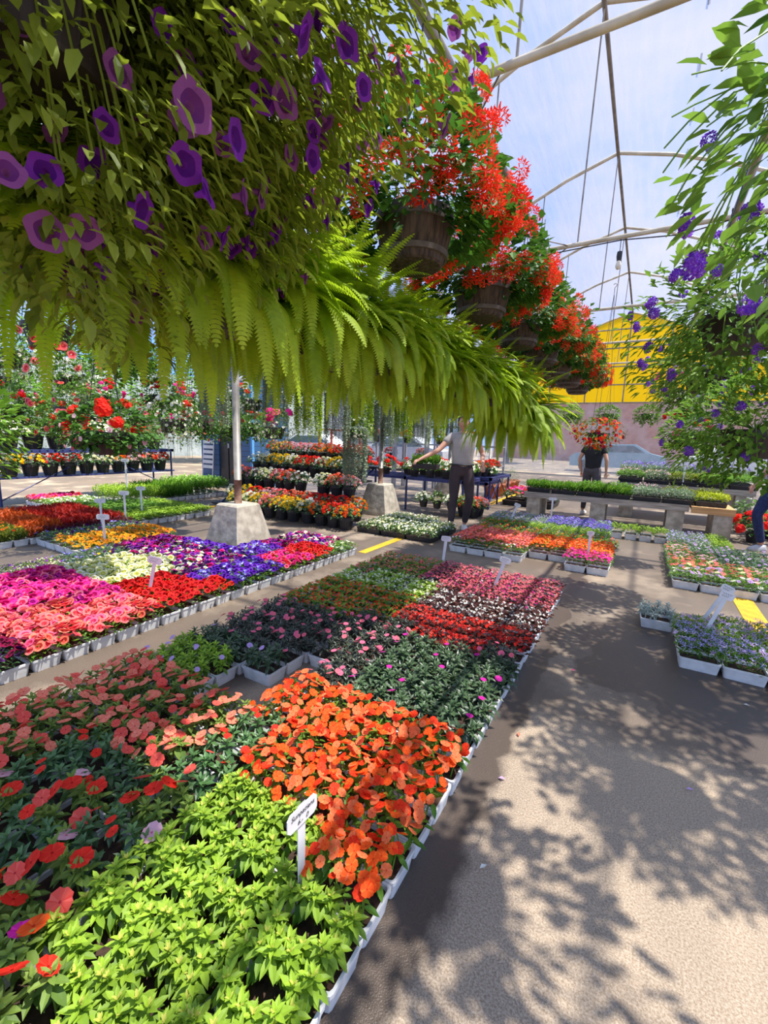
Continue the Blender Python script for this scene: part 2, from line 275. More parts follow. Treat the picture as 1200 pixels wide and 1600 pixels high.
NEW=dict(form='rosette',tm=L8,stems=2); NEW2=dict(form='rosette',tm=L8,stems=3)
SPEC={
 'green': dict(NEW2,n=300,leaf=.054,h=.115,bud=True,lm=G_lime,nb=0),
 'orange':dict(NEW,n=84,leaf=.055,h=.13,lm=G_mid,nb=46,bs=.0195,fl=IMP,pm=[P_or,P_or2,P_rdor],cols=[.45,.35,.2],lift=.018,tilt=.7),
 'coral': dict(NEW,n=150,leaf=.052,h=.125,lm=G_cor,nb=18,bs=.023,fl=IMP,pm=[P_cor,P_cord],cols=[.75,.25],lift=.012),
 'coraldark':dict(NEW,n=160,leaf=.056,h=.12,lm=G_dark,nb=3,bs=.021,fl=IMP,pm=[P_cord,P_scar],cols=[.5,.5],lift=.012),
 'mixed': dict(NEW,n=160,leaf=.056,h=.12,lm=G_cor,nb=6,bs=.031,fl=IMP,pm=[P_scar,P_cord,P_or,P_pal,P_mag,P_rose],cols=[.35,.2,.15,.1,.08,.12],lift=.014),
 'lilaclime':dict(NEW,n=180,leaf=.055,h=.11,lm=G_lime,nb=3,bs=.018,fl=IMP,pm=[P_lil],lift=.012),
 'lilacdark':dict(NEW,n=180,leaf=.055,h=.115,lm=G_dkm,nb=1,bs=.02,fl=IMP,pm=[P_lil],lift=.012),
 'darkpink':dict(NEW,n=170,leaf=.055,h=.12,lm=G_dkbr,nb=6,bs=.019,fl=IMP,pm=[P_pnk,P_rose],cols=[.6,.4],lift=.016,tm=L8n,wide=1.2),
 'darkmag':dict(NEW,n=190,leaf=.06,h=.115,lm=G_dkm,nb=1,bs=.018,fl=IMP,pm=[P_mag],lift=.014),
 'redbeg':dict(form='mound',n=110,leaf=.034,h=.10,lm=G_bronze,tm=L4r,nb=70,bs=.0115,fl=TRI4,pm=[P_scar,P_red,P_cord],cols=[.5,.3,.2],tilt=.9),
 'orbeg':dict(form='mound',n=130,leaf=.034,h=.10,lm=G_mid,tm=L4r,nb=40,bs=.011,fl=TRI4,pm=[P_rdor,P_or2,P_scar],cols=[.5,.3,.2],tilt=.9),
 'whbeg':dict(form='mound',n=130,leaf=.034,h=.09,lm=G_bronze,tm=L4r,nb=26,bs=.011,fl=TRI4,pm=[P_wht],tilt=.9),
 'whbegg':dict(form='mound',n=130,leaf=.034,h=.09,lm=G_lime,tm=L4r,nb=40,bs=.011,fl=TRI4,pm=[P_wht,P_crm],cols=[.4,.6],tilt=.9),
 'pkbeg':dict(form='mound',n=110,leaf=.032,h=.10,lm=G_bronze,tm=L4r,nb=55,bs=.0115,fl=TRI4,pm=[P_rose,P_sal,P_hot],cols=[.5,.35,.15],tilt=.9),
 'pkbegg':dict(form='mound',n=130,leaf=.032,h=.10,lm=G_mid,tm=L4r,nb=34,bs=.0115,fl=TRI4,pm=[P_sal,P_rose,P_or2],cols=[.5,.3,.2],tilt=.9),
 'salpet':dict(form='mound',n=154,leaf=.036,h=.09,lm=G_mid,nb=33,bs=0.0299,fl=PETf,pm=[P_sal,P_pnk,P_cor],cols=[.55,.25,.2],tilt=.9,lift=.02),
 'hotpet':dict(form='mound',n=125,leaf=.034,h=.10,lm=G_mid,nb=41,bs=0.0287,fl=PETf,pm=[P_hot,P_mag,P_pnk],cols=[.55,.2,.25],tilt=.9,lift=.02),
 'redpet':dict(form='mound',n=154,leaf=.034,h=.10,lm=G_mid,nb=31,bs=0.0276,fl=PETf,pm=[P_red,P_scar],cols=[.7,.3],tilt=.9,lift=.018),
 'purpet':dict(form='mound',n=182,leaf=.034,h=.10,lm=G_mid,nb=31,bs=0.0253,fl=PETf,pm=[P_pur,P_blue],cols=[.8,.2],tilt=.9,lift=.016),
 'burpet':dict(form='mound',n=168,leaf=.034,h=.10,lm=G_dark,nb=23,bs=0.0276,fl=PETf,pm=[P_burg,P_dkp],cols=[.6,.4],tilt=.9,lift=.016),
 'mixpet':dict(form='mound',n=154,leaf=.034,h=.09,lm=G_mid,nb=28,bs=0.0253,fl=PETf,pm=[P_wht,P_viol,P_hot,P_dkp],cols=[.25,.35,.2,.2],tilt=.9,lift=.016),
 'rosepet':dict(form='mound',n=154,leaf=.034,h=.09,lm=G_mid,nb=33,bs=0.0264,fl=PETf,pm=[P_hot,P_red,P_rose],cols=[.5,.3,.2],tilt=.9,lift=.016),
 'crmpet':dict(form='mound',n=168,leaf=.036,h=.09,lm=G_lime,nb=23,bs=0.0276,fl=PETf,pm=[P_crm,P_wht],cols=[.7,.3],tilt=.9,lift=.012),
 'violpet':dict(form='mound',n=154,leaf=.034,h=.09,lm=G_mid,nb=31,bs=0.0242,fl=PETf,pm=[P_viol,P_mag,P_burg],cols=[.5,.3,.2],tilt=.9),
 'vioalys':dict(form='fine',n=260,leaf=.02,h=.08,lm=G_lime,nb=70,bs=.009,fl=low,pm=[P_viol,P_crm],cols=[.6,.4],tilt=.9),
 'dkviola':dict(form='mound',n=170,leaf=.03,h=.09,lm=G_dark,nb=7,bs=.02,fl=PAN,pm=[P_dkp,P_blue,P_yel],cols=[.6,.3,.1],tilt=.9),
 'orpansy':dict(form='mound',n=120,leaf=.03,h=.09,lm=G_mid,nb=26,bs=.021,fl=PAN,pm=[P_gold,P_or2],cols=[.85,.15],tilt=.9,lift=.014),
 'whgreen':dict(form='mound',n=170,leaf=.034,h=.09,lm=G_mid,nb=5,bs=.02,fl=PETf,pm=[P_wht],tilt=.9,lift=.012),
 'celosia':dict(form='spike',n=150,leaf=.07,h=.15,lm=G_col,tm=L4n,wide=1.8,nb=0),
 'celred':dict(form='spike',n=150,leaf=.07,h=.15,lm=G_colr,tm=L4n,wide=1.8,nb=0),
 'celyel':dict(form='spike',n=150,leaf=.07,h=.14,lm=G_olive,tm=L4n,wide=2,nb=6,bs=.02,fl=low,pm=[P_gold,P_or],cols=[.6,.4]),
 'iresine':dict(form='mound',n=160,leaf=.036,h=.11,lm=G_burg,nb=0),
 'herb':dict(form='mound',n=200,leaf=.038,h=.10,lm=G_mid,tm=L4w,nb=0),
 'herbl':dict(form='mound',n=200,leaf=.036,h=.10,lm=G_lime,tm=L4w,nb=0),
 'tall':dict(form='mound',n=240,leaf=.055,h=.34,lm=G_mid,nb=0),
 'parsley':dict(form='fine',n=380,leaf=.03,h=.26,lm=G_lime,nb=0),
 'chive':dict(form='spike',n=180,leaf=.16,h=.24,lm=G_mid,tm=L4n,wide=.5,nb=0),
 'laurent':dict(form='fine',n=330,leaf=.034,h=.10,lm=G_mid,tm=L4n,wide=1.3,nb=46,bs=.02,fl=STAR,pm=[P_lav,P_lil],cols=[.75,.25],tilt=.8,lift=.01),
 'laurenty':dict(form='fine',n=330,leaf=.034,h=.10,lm=G_lime,tm=L4n,wide=1.3,nb=34,bs=.02,fl=STAR,pm=[P_lil,P_lav],cols=[.6,.4],tilt=.8,lift=.01),
 'dusty':dict(form='rosette',tm=leaf8(.35,.35),n=150,leaf=.05,h=.085,stems=2,lm=G_grey,nb=0),
 'dianlil':dict(form='mound',n=200,leaf=.04,h=.09,lm=G_mid,tm=L4n,wide=1.6,nb=12,bs=.024,fl=DAISY,pm=[P_lil,P_viol,P_wht],cols=[.75,.1,.15],tilt=.5,lift=.014),
 'diancor':dict(form='mound',n=200,leaf=.04,h=.09,lm=G_mid,tm=L4n,wide=1.6,nb=14,bs=.022,fl=DAISY,pm=[P_sal,P_cor,P_crm],cols=[.6,.25,.15],tilt=.5,lift=.014),
 'dianpk':dict(form='mound',n=200,leaf=.04,h=.09,lm=G_mid,tm=L4n,wide=1.6,nb=12,bs=.021,fl=DAISY,pm=[P_pal,P_sal,P_rose],cols=[.5,.3,.2],tilt=.5,lift=.014),
 'diangry':dict(form='mound',n=200,leaf=.04,h=.10,lm=G_dark,tm=L4n,wide=1.6,nb=7,bs=.02,fl=DAISY,pm=[P_lil,P_wht],cols=[.6,.4],tilt=.5,lift=.014),
 'corimp':dict(form='mound',n=110,leaf=.034,h=.12,lm=G_mid,nb=95,bs=.015,fl=low,pm=[P_cor,P_sal,P_rose,P_or],cols=[.4,.3,.15,.15],tilt=.7,lift=.014),
 'mixedge':dict(form='mound',n=140,leaf=.034,h=.11,lm=G_mid,nb=18,bs=.015,fl=low,pm=[P_rose,P_red,P_wht,P_or2],cols=[.3,.2,.2,.3],tilt=.7,lift=.012),
 'orimp':dict(form='mound',n=110,leaf=.034,h=.12,lm=G_mid,nb=90,bs=.015,fl=low,pm=[P_or,P_gold,P_or2],cols=[.5,.2,.3],tilt=.7,lift=.014),
 'hotimp':dict(form='mound',n=120,leaf=.034,h=.12,lm=G_mid,nb=60,bs=.016,fl=low,pm=[P_hot,P_mag,P_sal],cols=[.6,.25,.15],tilt=.7,lift=.014),
 'bluegr':dict(form='fine',n=260,leaf=.03,h=.12,lm=G_sage,nb=24,bs=.011,fl=low,pm=[P_lav,P_lil],cols=[.6,.4],tilt=.8),
 'lobelia':dict(form='fine',n=200,leaf=.024,h=.13,lm=G_mid,nb=90,bs=.010,fl=low,pm=[P_blue,P_pur,P_lav],cols=[.45,.25,.3],tilt=.9),
 'redgrn':dict(form='mound',n=170,leaf=.034,h=.11,lm=G_mid,nb=14,bs=.012,fl=low,pm=[P_red,P_or,P_gold],cols=[.4,.3,.3],tilt=.8),
 'paleg':dict(form='mound',n=190,leaf=.036,h=.13,lm=G_lime,nb=0),
 'bigreen':dict(form='rosette',tm=L4,n=420,leaf=.05,h=.09,stems=2,lm=G_varg,nb=60,bs=.016,fl=low,pm=[P_crm,P_wht],cols=[.5,.5],tilt=.8),
 'fgreen':dict(form='spike',n=420,leaf=.10,h=.12,lm=G_mid,tm=L4n,wide=1.3,nb=0),
 'fsilver':dict(form='fine',n=520,leaf=.045,h=.15,lm=G_sage,nb=0),
 'flime':dict(form='fine',n=460,leaf=.05,h=.13,lm=G_yel,nb=0),
 'fmid':dict(form='mound',n=460,leaf=.05,h=.17,lm=G_mid,nb=0),
 'folive':dict(form='mound',n=460,leaf=.05,h=.17,lm=G_olive,nb=0),
 'fpink':dict(form='fine',n=380,leaf=.04,h=.17,lm=G_sage,nb=60,bs=.012,fl=low,pm=[P_pal],tilt=.9),
 'flav':dict(form='spike',n=380,leaf=.12,h=.24,lm=G_sage,tm=L4n,nb=90,bs=.014,fl=low,pm=[P_lav,P_pur],cols=[.6,.4],tilt=.9,lift=.06),
 'fcoral':dict(form='mound',n=300,leaf=.05,h=.16,lm=G_dark,nb=60,bs=.022,fl=low,pm=[P_hot,P_red],cols=[.6,.4],tilt=.8),
}
CACHE={}
def variants(kind,flat=False,nv=3):
    key=(kind,flat)
    if key in CACHE: return CACHE[key]
    sp=SPEC[kind]; out=[]
    w,d=(.40,.30) if flat else (.222,.150)
    for i in range(nv):
        mb,bl=crop(sp,hash(kind)%1000*0+sum(map(ord,kind))+i*31,w,d,1.)
        fm=mb.mesh('foliage',sp['lm'])
        bm=None
        if bl:
            b=MB()
            for p,dv,s,ci,t in bl: b.put(sp['fl'],p,dv,(U(-1,1),U(-1,1),.1),s,t,ci)
            bm=b.mesh('blossoms',sp['pm'])
        out.append((fm,bm,bl))
    CACHE[key]=out; return out
BLM={}
def blossom_mesh(fl,pm,key):
    k=(key,pm.name)
    if k not in BLM:
        b=MB(); b.put(fl,(0,0,0),(1,0,0),(0,0,1),1,.4); BLM[k]=b.mesh('blossom',pm)
    return BLM[k]
def orient(dv,spin):
    d=Vector(dv).normalized(); q=d.to_track_quat('X','Z'); return (q.to_matrix()@Matrix.Rotation(spin,3,'X')).to_euler()
def put_tray(kind,name,label,group,x,y,z=0,rz=0,flat=False,indiv=False,scale=1.,black=False):
    fm,bm,bl=variants(kind,flat)[rnd.randrange(3)]
    t=thing(name,label,'plant tray',(x,y,z),rz+(PI if rnd.random()<.5 else 0),group,scale if scale!=1. else None)
    tm,sm=(BLACK_T if flat else FOAM_T)
    link('plastic_tray' if flat else 'foam_tray',tm,t); link('soil',sm,t)
    link('foliage',fm,t)
    if bm:
        if indiv:
            sp=SPEC[kind]
            for p,dv,s,ci,tt in bl:
                link('blossom',blossom_mesh(sp['fl'],sp['pm'][ci],kind),t,p,orient(dv,tt*6.28),s)
        else: link('blossoms',bm,t)
    return t

INFO={ # kind: (object name, description)
 'green':('impatiens_tray','white foam tray of lime green impatiens leaves, not yet in bloom'),
 'orange':('impatiens_tray','white foam tray packed with bright orange impatiens blossoms'),
 'coral':('impatiens_tray','white foam tray of large coral impatiens over green leaves'),
 'coraldark':('impatiens_tray','white foam tray of dark green impatiens with few coral red blossoms'),
 'mixed':('impatiens_tray','white foam tray of impatiens mixing scarlet, orange and pink blossoms'),
 'lilaclime':('impatiens_tray','white foam tray of lime leaved impatiens with pale lilac blossoms'),
 'lilacdark':('impatiens_tray','white foam tray of dark green impatiens with single lilac blossoms'),
 'darkpink':('impatiens_tray','white foam tray of bronze leaved impatiens with rose pink blossoms'),
 'darkmag':('impatiens_tray','white foam tray of dark leaved impatiens with scattered magenta blossoms'),
 'redbeg':('begonia_tray','white foam tray of red wax begonias with bronze leaves'),
 'orbeg':('begonia_tray','white foam tray of orange red wax begonias with green leaves'),
 'whbeg':('begonia_tray','white foam tray of white wax begonias with bronze leaves'),
 'whbegg':('begonia_tray','white foam tray of creamy white begonias with light green leaves'),
 'pkbeg':('begonia_tray','white foam tray of rose pink begonias with bronze leaves'),
 'pkbegg':('begonia_tray','white foam tray of salmon pink begonias with green leaves'),
 'salpet':('petunia_tray','white foam tray of salmon pink petunias'),
 'hotpet':('petunia_tray','white foam tray of dense hot pink petunias'),
 'redpet':('petunia_tray','white foam tray of bright red petunias'),
 'purpet':('petunia_tray','white foam tray of blue purple petunias'),
 'burpet':('petunia_tray','white foam tray of burgundy and near black petunias'),
 'mixpet':('petunia_tray','white foam tray of white, violet and pink mixed petunias'),
 'rosepet':('petunia_tray','white foam tray of rose and red petunias'),
 'crmpet':('petunia_tray','white foam tray of cream yellow petunias'),
 'violpet':('petunia_tray','white foam tray of violet and magenta petunias'),
 'vioalys':('alyssum_tray','white foam tray of tiny violet flowers on lime foliage'),
 'dkviola':('pansy_tray','white foam tray of dark blue violas with little bloom'),
 'orpansy':('pansy_tray','white foam tray of golden orange pansies'),
 'whgreen':('petunia_tray','white foam tray of green petunias with a few white blossoms'),
 'celosia':('celosia_tray','white foam tray of upright orange leaved plants'),
 'celred':('celosia_tray','white foam tray of upright fiery red plumes'),
 'celyel':('celosia_tray','white foam tray of olive yellow upright plants with orange tips'),
 'iresine':('iresine_tray','white foam tray of dark burgundy foliage plants'),
 'herb':('herb_tray','white foam tray of low mid green herbs'),
 'herbl':('herb_tray','white foam tray of low light green herbs'),
 'tall':('vegetable_tray','white foam tray of tall bushy green seedlings'),
 'parsley':('vegetable_tray','white foam tray of bright curly parsley'),
 'chive':('vegetable_tray','white foam tray of tall grassy green seedlings'),
 'laurent':('star_flower_tray','white foam tray of lavender blue star flowers'),
 'laurenty':('star_flower_tray','white foam tray of pale lilac star flowers on lime foliage'),
 'dusty':('dusty_miller_tray','white foam tray of silver grey dusty miller'),
 'dianlil':('dianthus_tray','white foam tray of lilac pink flat topped flowers'),
 'diancor':('dianthus_tray','white foam tray of coral and cream flat topped flowers'),
 'dianpk':('dianthus_tray','white foam tray of pale pink flat topped flowers'),
 'diangry':('dianthus_tray','white foam tray of dark foliage with greyish lilac flowers'),
 'corimp':('impatiens_tray','white foam tray of small dense coral pink impatiens'),
 'mixedge':('impatiens_tray','foam tray of green impatiens with rose, red and white flecks'),
 'orimp':('impatiens_tray','white foam tray of small dense orange impatiens'),
 'hotimp':('impatiens_tray','white foam tray of magenta pink impatiens'),
 'bluegr':('ageratum_tray','white foam tray of grey green plants with hazy blue flowers'),
 'lobelia':('lobelia_tray','white foam tray of blue purple lobelia'),
 'redgrn':('gazania_tray','white foam tray of green plants dotted with red and gold'),
 'paleg':('seedling_tray','white foam tray of pale green seedlings with gaps between trays'),
}
def bed(x_right,y0,cols,rows,kindf,where,indivf=None,edge=None,pitch=(A_,B_),z=0,jit=.003):
    for i in range(cols):
        for j in range(rows):
            x=x_right-pitch[0]*(i+.5); y=y0+pitch[1]*(j+.5)
            k=kindf(x,y,i,j)
            if not k: continue
            nm,de=INFO[k]; lab=de+' '+where; gr='%s trays %s'%(k and de.replace('white foam tray of ','').replace('white foam tray packed with ',''),where)
            if edge and i==0: lab=de+' '+edge; gr=gr+' along the edge'
            put_tray(k,nm,lab,gr,x+U(-jit,jit),y+U(-jit,jit),z,U(-.02,.02),indiv=bool(indivf and indivf(x,y,k)))
def wob(x,y): return .07*math.sin(5.1*x+1.3*y)+.05*math.sin(7.7*y-2*x)

def centre(x,y,i,j):
    w=wob(x,y)*.7
    if 1.27<y<1.58 and -1.858<x<-1.40: return None
    if 1.58<y<1.735+.155 and -1.63<x<-1.40: return None
    if y<1.27:
        if x<-1.16:
            if y<.42+.12*(x+1.5): return 'mixed'
            if y<.80+w-.35*(x+1.3) and x>-1.75: return 'coraldark' if (i+j)%3 else 'mixed'
            if x>-1.42 and y>.75: return 'coraldark'
            return 'coral'
        if y>1.02+w*.3 and x>-1.2: return 'orange'
        if y>.88 and x>-.72: return 'orange'
        return 'green' if not(x<-.94 and y<.33) else 'mixed'
    if y<1.66 and x>-1.42: return 'orange'
    if x<-1.40 and y<1.58: return 'lilaclime' if x<-1.858 else None
    if x<-1.63 and y<1.76: return 'lilacdark'
    if x>-1.28+w and y<2.36+w: return 'darkmag'
    if y<2.42+w: return 'darkpink'
    if x>-1.3+w:
        if y<2.86+w: return 'redbeg'
        if y<3.24+w: return 'whbeg'
        return 'pkbeg'
    if y<2.98+w: return 'orbeg'
    if y<3.4+w: return 'whbegg'
    if x>-1.55: return 'pkbeg'
    return 'pkbegg'
bed(-.49,-.28+.01,8,28,centre,'in the central bed',
    lambda x,y,k: y<1.7 and x>-2.4 and k in('orange','coral','coraldark','mixed','lilaclime') or k in('lilacdark','darkpink','darkmag'),
    'on the aisle edge')

def leftb(x,y,i,j):
    w=wob(x,y)
    if -4.5<x<-3.7 and y>3.2: return None
    if x<-3.75 and y>3.2: return None
    if y<1.0+w*.5: return 'burpet'
    if y<1.74+w and x>-3.45+w+(y-1.4)*.9: return 'salpet'
    if y<1.74+w and x>-4.5: return 'hotpet'
    if x<-4.4: 
        return 'vioalys' if y<1.9 else ('dkviola' if y<2.5 else 'violpet')
    if y<2.36+w:
        return 'redpet' if x>-3.46 else 'crmpet'
    if x>-3.35 and y<2.98: return 'purpet'
    if y<2.98: return 'mixpet'
    if y<3.45: return 'rosepet' if x>-3.3 else 'purpet'
    if y<3.8: return 'redpet' if x>-3.25 else 'violpet'
    return 'whgreen' if x>-3.1 else 'mixpet'
bed(-2.83,.66,9,23,leftb,'in the left bed',None,'on the path edge')
# separate beds further to the left
bed(-4.98,2.25,5,7,lambda x,y,i,j:'orpansy' if x>-5.75 else 'dkviola','in the pansy bed')
def bed3(x,y,i,j):
    if x>-6.45 and y>2.3: return 'iresine'
    if y<2.25: return 'celyel'
    return 'celosia' if y<2.75 else 'celred'
bed(-6.15,1.75,8,11,bed3,'in the fiery foliage bed')
bed(-6.2,3.55,8,6,lambda x,y,i,j:'herbl' if x>-6.9 else 'herb','in the low herb bed')
bed(-6.2,4.5,7,4,lambda x,y,i,j:'herbl' if y<4.8 else None,'in the low herb bed')
bed(-8.0,4.35,5,15,lambda x,y,i,j:('parsley' if y<5.1 else ('chive' if y<5.8 else 'tall')),'beside the blue garden tables')
bed(-8.1,3.4,6,5,lambda x,y,i,j:'whgreen' if i<4 else 'rosepet','beyond the fiery foliage bed')

def r1(x,y,i,j): return 'laurent' if (j<2 or x<.5) and j<3 else 'laurenty'
bed(1.24,3.19,4,5,lambda x,y,i,j:r1(x,y,i,j) if not(j>3 and x<.6) else None,'in the small right bed')
put_tray('dusty',INFO['dusty'][0],'white foam tray of silver grey dusty miller left of the star flowers',None,.225,3.86,0,.03)
put_tray('dusty',INFO['dusty'][0],'second tray of silver dusty miller, behind the front one',None,.23,4.02,0,.0)
def r2(x,y,i,j):
    if j==0: return 'dianlil'
    if j<=2: return 'diancor' if (i+j)%3 else 'dianlil'
    if j<=4: return 'diancor' if x<1.0 else 'dianpk'
    if j<=7: return 'dianpk' if x<.85 else 'diangry'
    return 'dianpk' if x<.7 else ('diangry' if j<12 else 'bluegr')
bed(1.75,5.09,6,11,r2,'in the right hand bed')
bed(1.1,6.85,3,5,lambda x,y,i,j:'bluegr' if x<.85 else 'paleg','before the long bench')
def fr(x,y,i,j):
    w=wob(x,y)*.6
    if x>-.65 and y<5.37: return 'hotimp'
    if y<5.22:
        return 'mixedge' if x<-1.05 else None
    if x>-1.12+w: return 'orimp' if y<6.0 and y>5.37 else ('redgrn' if 6.0<y<6.5 else None)
    if y<6.05: return 'corimp'
    if y<6.5: return 'redgrn'
    return None
bed(-.18,5.06,8,10,fr,'in the far coral bed')
def fr2(x,y,i,j):
    if x>-.4: return None
    if x>-1.1 and y>7.0: return 'lobelia'
    if y<6.9 : return 'paleg' if x>-1.5 else 'redgrn'
    return 'bluegr'
bed(-.3,6.62,8,7,fr2,'in the hazy blue bed')
for k in range(5):
    put_tray('paleg','seedling_tray','white foam tray of pale green seedlings in the row by the concrete bench','row of seedling trays by the bench',-.42+k*.19,7.48,0,PI/2,scale=1.12)
# black flats of variegated plants beside the path
for i in range(3):
    for j in range(4 if i<2 else 3):
        put_tray('bigreen','plant_flat','black flat of cream and green bedding plants by the second concrete block','black flats of cream and green plants',-3.55+.41*i+.2,5.42+.31*j,0,0,flat=True)
# ------------------------------------------------------------------ hanging plants
WOOD=plain('weathered barrel wood',(38,30,26),(84,68,56),9,.75,stretch=(6,6,.6),bump=.4)
HOOP=plain('barrel hoop',(70,62,56),(96,86,78),20,.6)
DPOT=plain('dark brown pot',(34,28,27),(52,44,42),8,.5)
WIRE=plain('hanger wire',(40,40,40),(60,60,60),8,.4,metal=.6)
def barrel(r,h):
    mb=MB(); seg=48; prof=[(0,-h),(r*.72,-h),(r*.78,-h+.01),(r*.93,-h*.55),(r,-h*.2),(r,0),(r*.9,0),(r*.88,-h*.25)]
    V=[];F=[]
    for q,z in prof:
        for k in range(seg):
            a=2*PI*k/seg; rr=q*(1-.018*(k%4==0)); V.append((rr*math.cos(a),rr*math.sin(a),z))
    F=[(i*seg+k,i*seg+(k+1)%seg,(i+1)*seg+(k+1)%seg,(i+1)*seg+k) for i in range(len(prof)-1) for k in range(seg)]
    mb.raw(V,F); return mb.mesh('pot',WOOD)
def hoops(r,h):
    mb=MB()
    for z,q in ((-h*.80,.865),(-h*.22,1.005)):
        mb.lathe([(r*q-.006,z-.012),(r*q+.006,z-.012),(r*(q+.015)+.006,z+.012),(r*q-.006,z+.012)],36)
    return mb.mesh('hoop',HOOP)
def plainpot(r,h,m=DPOT):
    mb=MB(); mb.lathe([(0,-h),(r*.7,-h),(r*.72,-h+.008),(r*.9,-.035),(r,-.035),(r,0),(r*.93,0),(r*.9,-.03),(0,-.03)],32)
    for k in range(16):
        a=2*PI*k/16; mb.tube([(r*.73*math.cos(a),r*.73*math.sin(a),-h+.02),(r*.895*math.cos(a),r*.895*math.sin(a),-.04)],.004,4)
    return mb.mesh('pot',m)
def hanger_mesh(r,top):
    mb=MB()
    for k in range(3):
        a=2*PI*k/3+.4; mb.tube([(r*math.cos(a),r*math.sin(a),-.02),(0,0,top-.09)],.0028,5)
    mb.tube([(0,0,top-.09),(0,0,top-.02),(.018,0,top+.0),(.024,0,top+.018),(0,0,top+.034),(-.02,0,top+.02)],.004,6)
    return mb.mesh('hanger',WIRE)
CLOSE=[.25]
def shell(r_,s,Rr,top,drop,rp):
    """point and outward normal on the plant's outline; s 0 top centre .. 1 lowest hanging edge"""
    a=r_.uniform(0,2*PI)
    if s<.55:
        q=s/.55*PI/2; rad=Rr*math.sin(q); z=top*math.cos(q); n=(math.sin(q)*math.cos(a),math.sin(q)*math.sin(a),math.cos(q)+.1)
    else:
        q=(s-.55)/.45; rad=Rr*(1-CLOSE[0]*q*q); z=-drop*q; n=(math.cos(a),math.sin(a),-.35*q)
    return a,rad,z,n
def hang_foliage(seed,Rr,top,drop,n,T,size,mat,wide=1,stems=0,lump=.12,droop=.5,rp=.17,mats=None):
    r=random.Random(seed); mb=MB()
    ph=[r.uniform(0,6.3) for _ in range(4)]
    for k in range(n):
        s=r.uniform(0.05,1)**.8; a,rad,z,nn=shell(r,s,Rr,top,drop,rp)
        l=1+lump*(math.sin(3*a+ph[0])+math.sin(5*a+ph[1])*.6+r.uniform(-.5,.5))
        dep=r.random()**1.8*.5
        rad=max(rad*l*(1-dep),rp*1.02 if -.2<z<0 else 0); zz=z*(1+lump*math.sin(4*a+ph[2])) 
        if z<0: zz=z*(1+.45*math.sin(6*a+ph[3])*.8+r.uniform(-.2,.2))
        p=(rad*math.cos(a),rad*math.sin(a),zz)
        d=(nn[0]+r.uniform(-.7,.7),nn[1]+r.uniform(-.7,.7),nn[2]*.5-droop*(z<.02)+r.uniform(-.5,.6))
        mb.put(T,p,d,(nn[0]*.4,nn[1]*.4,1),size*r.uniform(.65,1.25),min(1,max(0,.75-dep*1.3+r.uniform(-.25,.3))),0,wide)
    for k in range(stems):
        s=r.uniform(.3,1); a,rad,z,nn=shell(r,s,Rr,top,drop,rp); pts=[]
        l=r.uniform(.9,1.15)
        for t in (0,.3,.6,.85,1): pts.append((rad*l*t**.7*math.cos(a+.3*t),rad*l*t**.7*math.sin(a+.3*t),.1*math.sin(t*PI)+z*t*t))
        mb.tube(pts,.0022,4,tone=.9)
    return mb
def hang_blossoms(seed,Rr,top,drop,n,size,out=1.06,rp=.17,smin=.1,smax=1,face='out',cols=(1.,)):
    r=random.Random(seed); res=[]
    for k in range(n):
        s=smin+(smax-smin)*((k+r.random())/n); a,rad,z,nn=shell(r,s,Rr,top,drop,rp)
        l=r.uniform(.93,out+.06); p=(rad*l*math.cos(a),rad*l*math.sin(a),z*l)
        d=(nn[0]+r.uniform(-.4,.4),nn[1]+r.uniform(-.4,.4),nn[2]*.7+r.uniform(-.3,.4)-(.3 if face=='down' else 0))
        q=r.random(); ci=0; acc=0
        for ci,c in enumerate(cols):
            acc+=c
            if q<=acc: break
        res.append((p,d,size*r.uniform(.8,1.2),ci,r.random()))
    return res
def strands(seed,rp,n,length,T,size,mat,step=.02,rim=1.0,z0=0):
    """long trailing strings of small leaves over the rim"""
    r=random.Random(seed); mb=MB()
    for k in range(n):
        a=r.uniform(0,2*PI); L=length*r.uniform(.55,1.05); rr=rp*rim*r.uniform(.95,1.25); z=z0; x,y=rr*math.cos(a),rr*math.sin(a)
        mb.tube([(x*.8,y*.8,z0+.02),(x,y,z0),(x*1.03,y*1.03,z0-L*.5),(x*1.03,y*1.03,z0-L)],.0014,3,tone=.4)
        m=int(L/step)
        for j in range(m):
            z=z0-L*j/m; b=r.uniform(0,6.3)
            mb.put(T,(x*1.03,y*1.03,z),(math.cos(b),math.sin(b),r.uniform(-.6,.3)),(0,0,1),size*r.uniform(.7,1.2),r.random(),0)
    return mb
BK={}
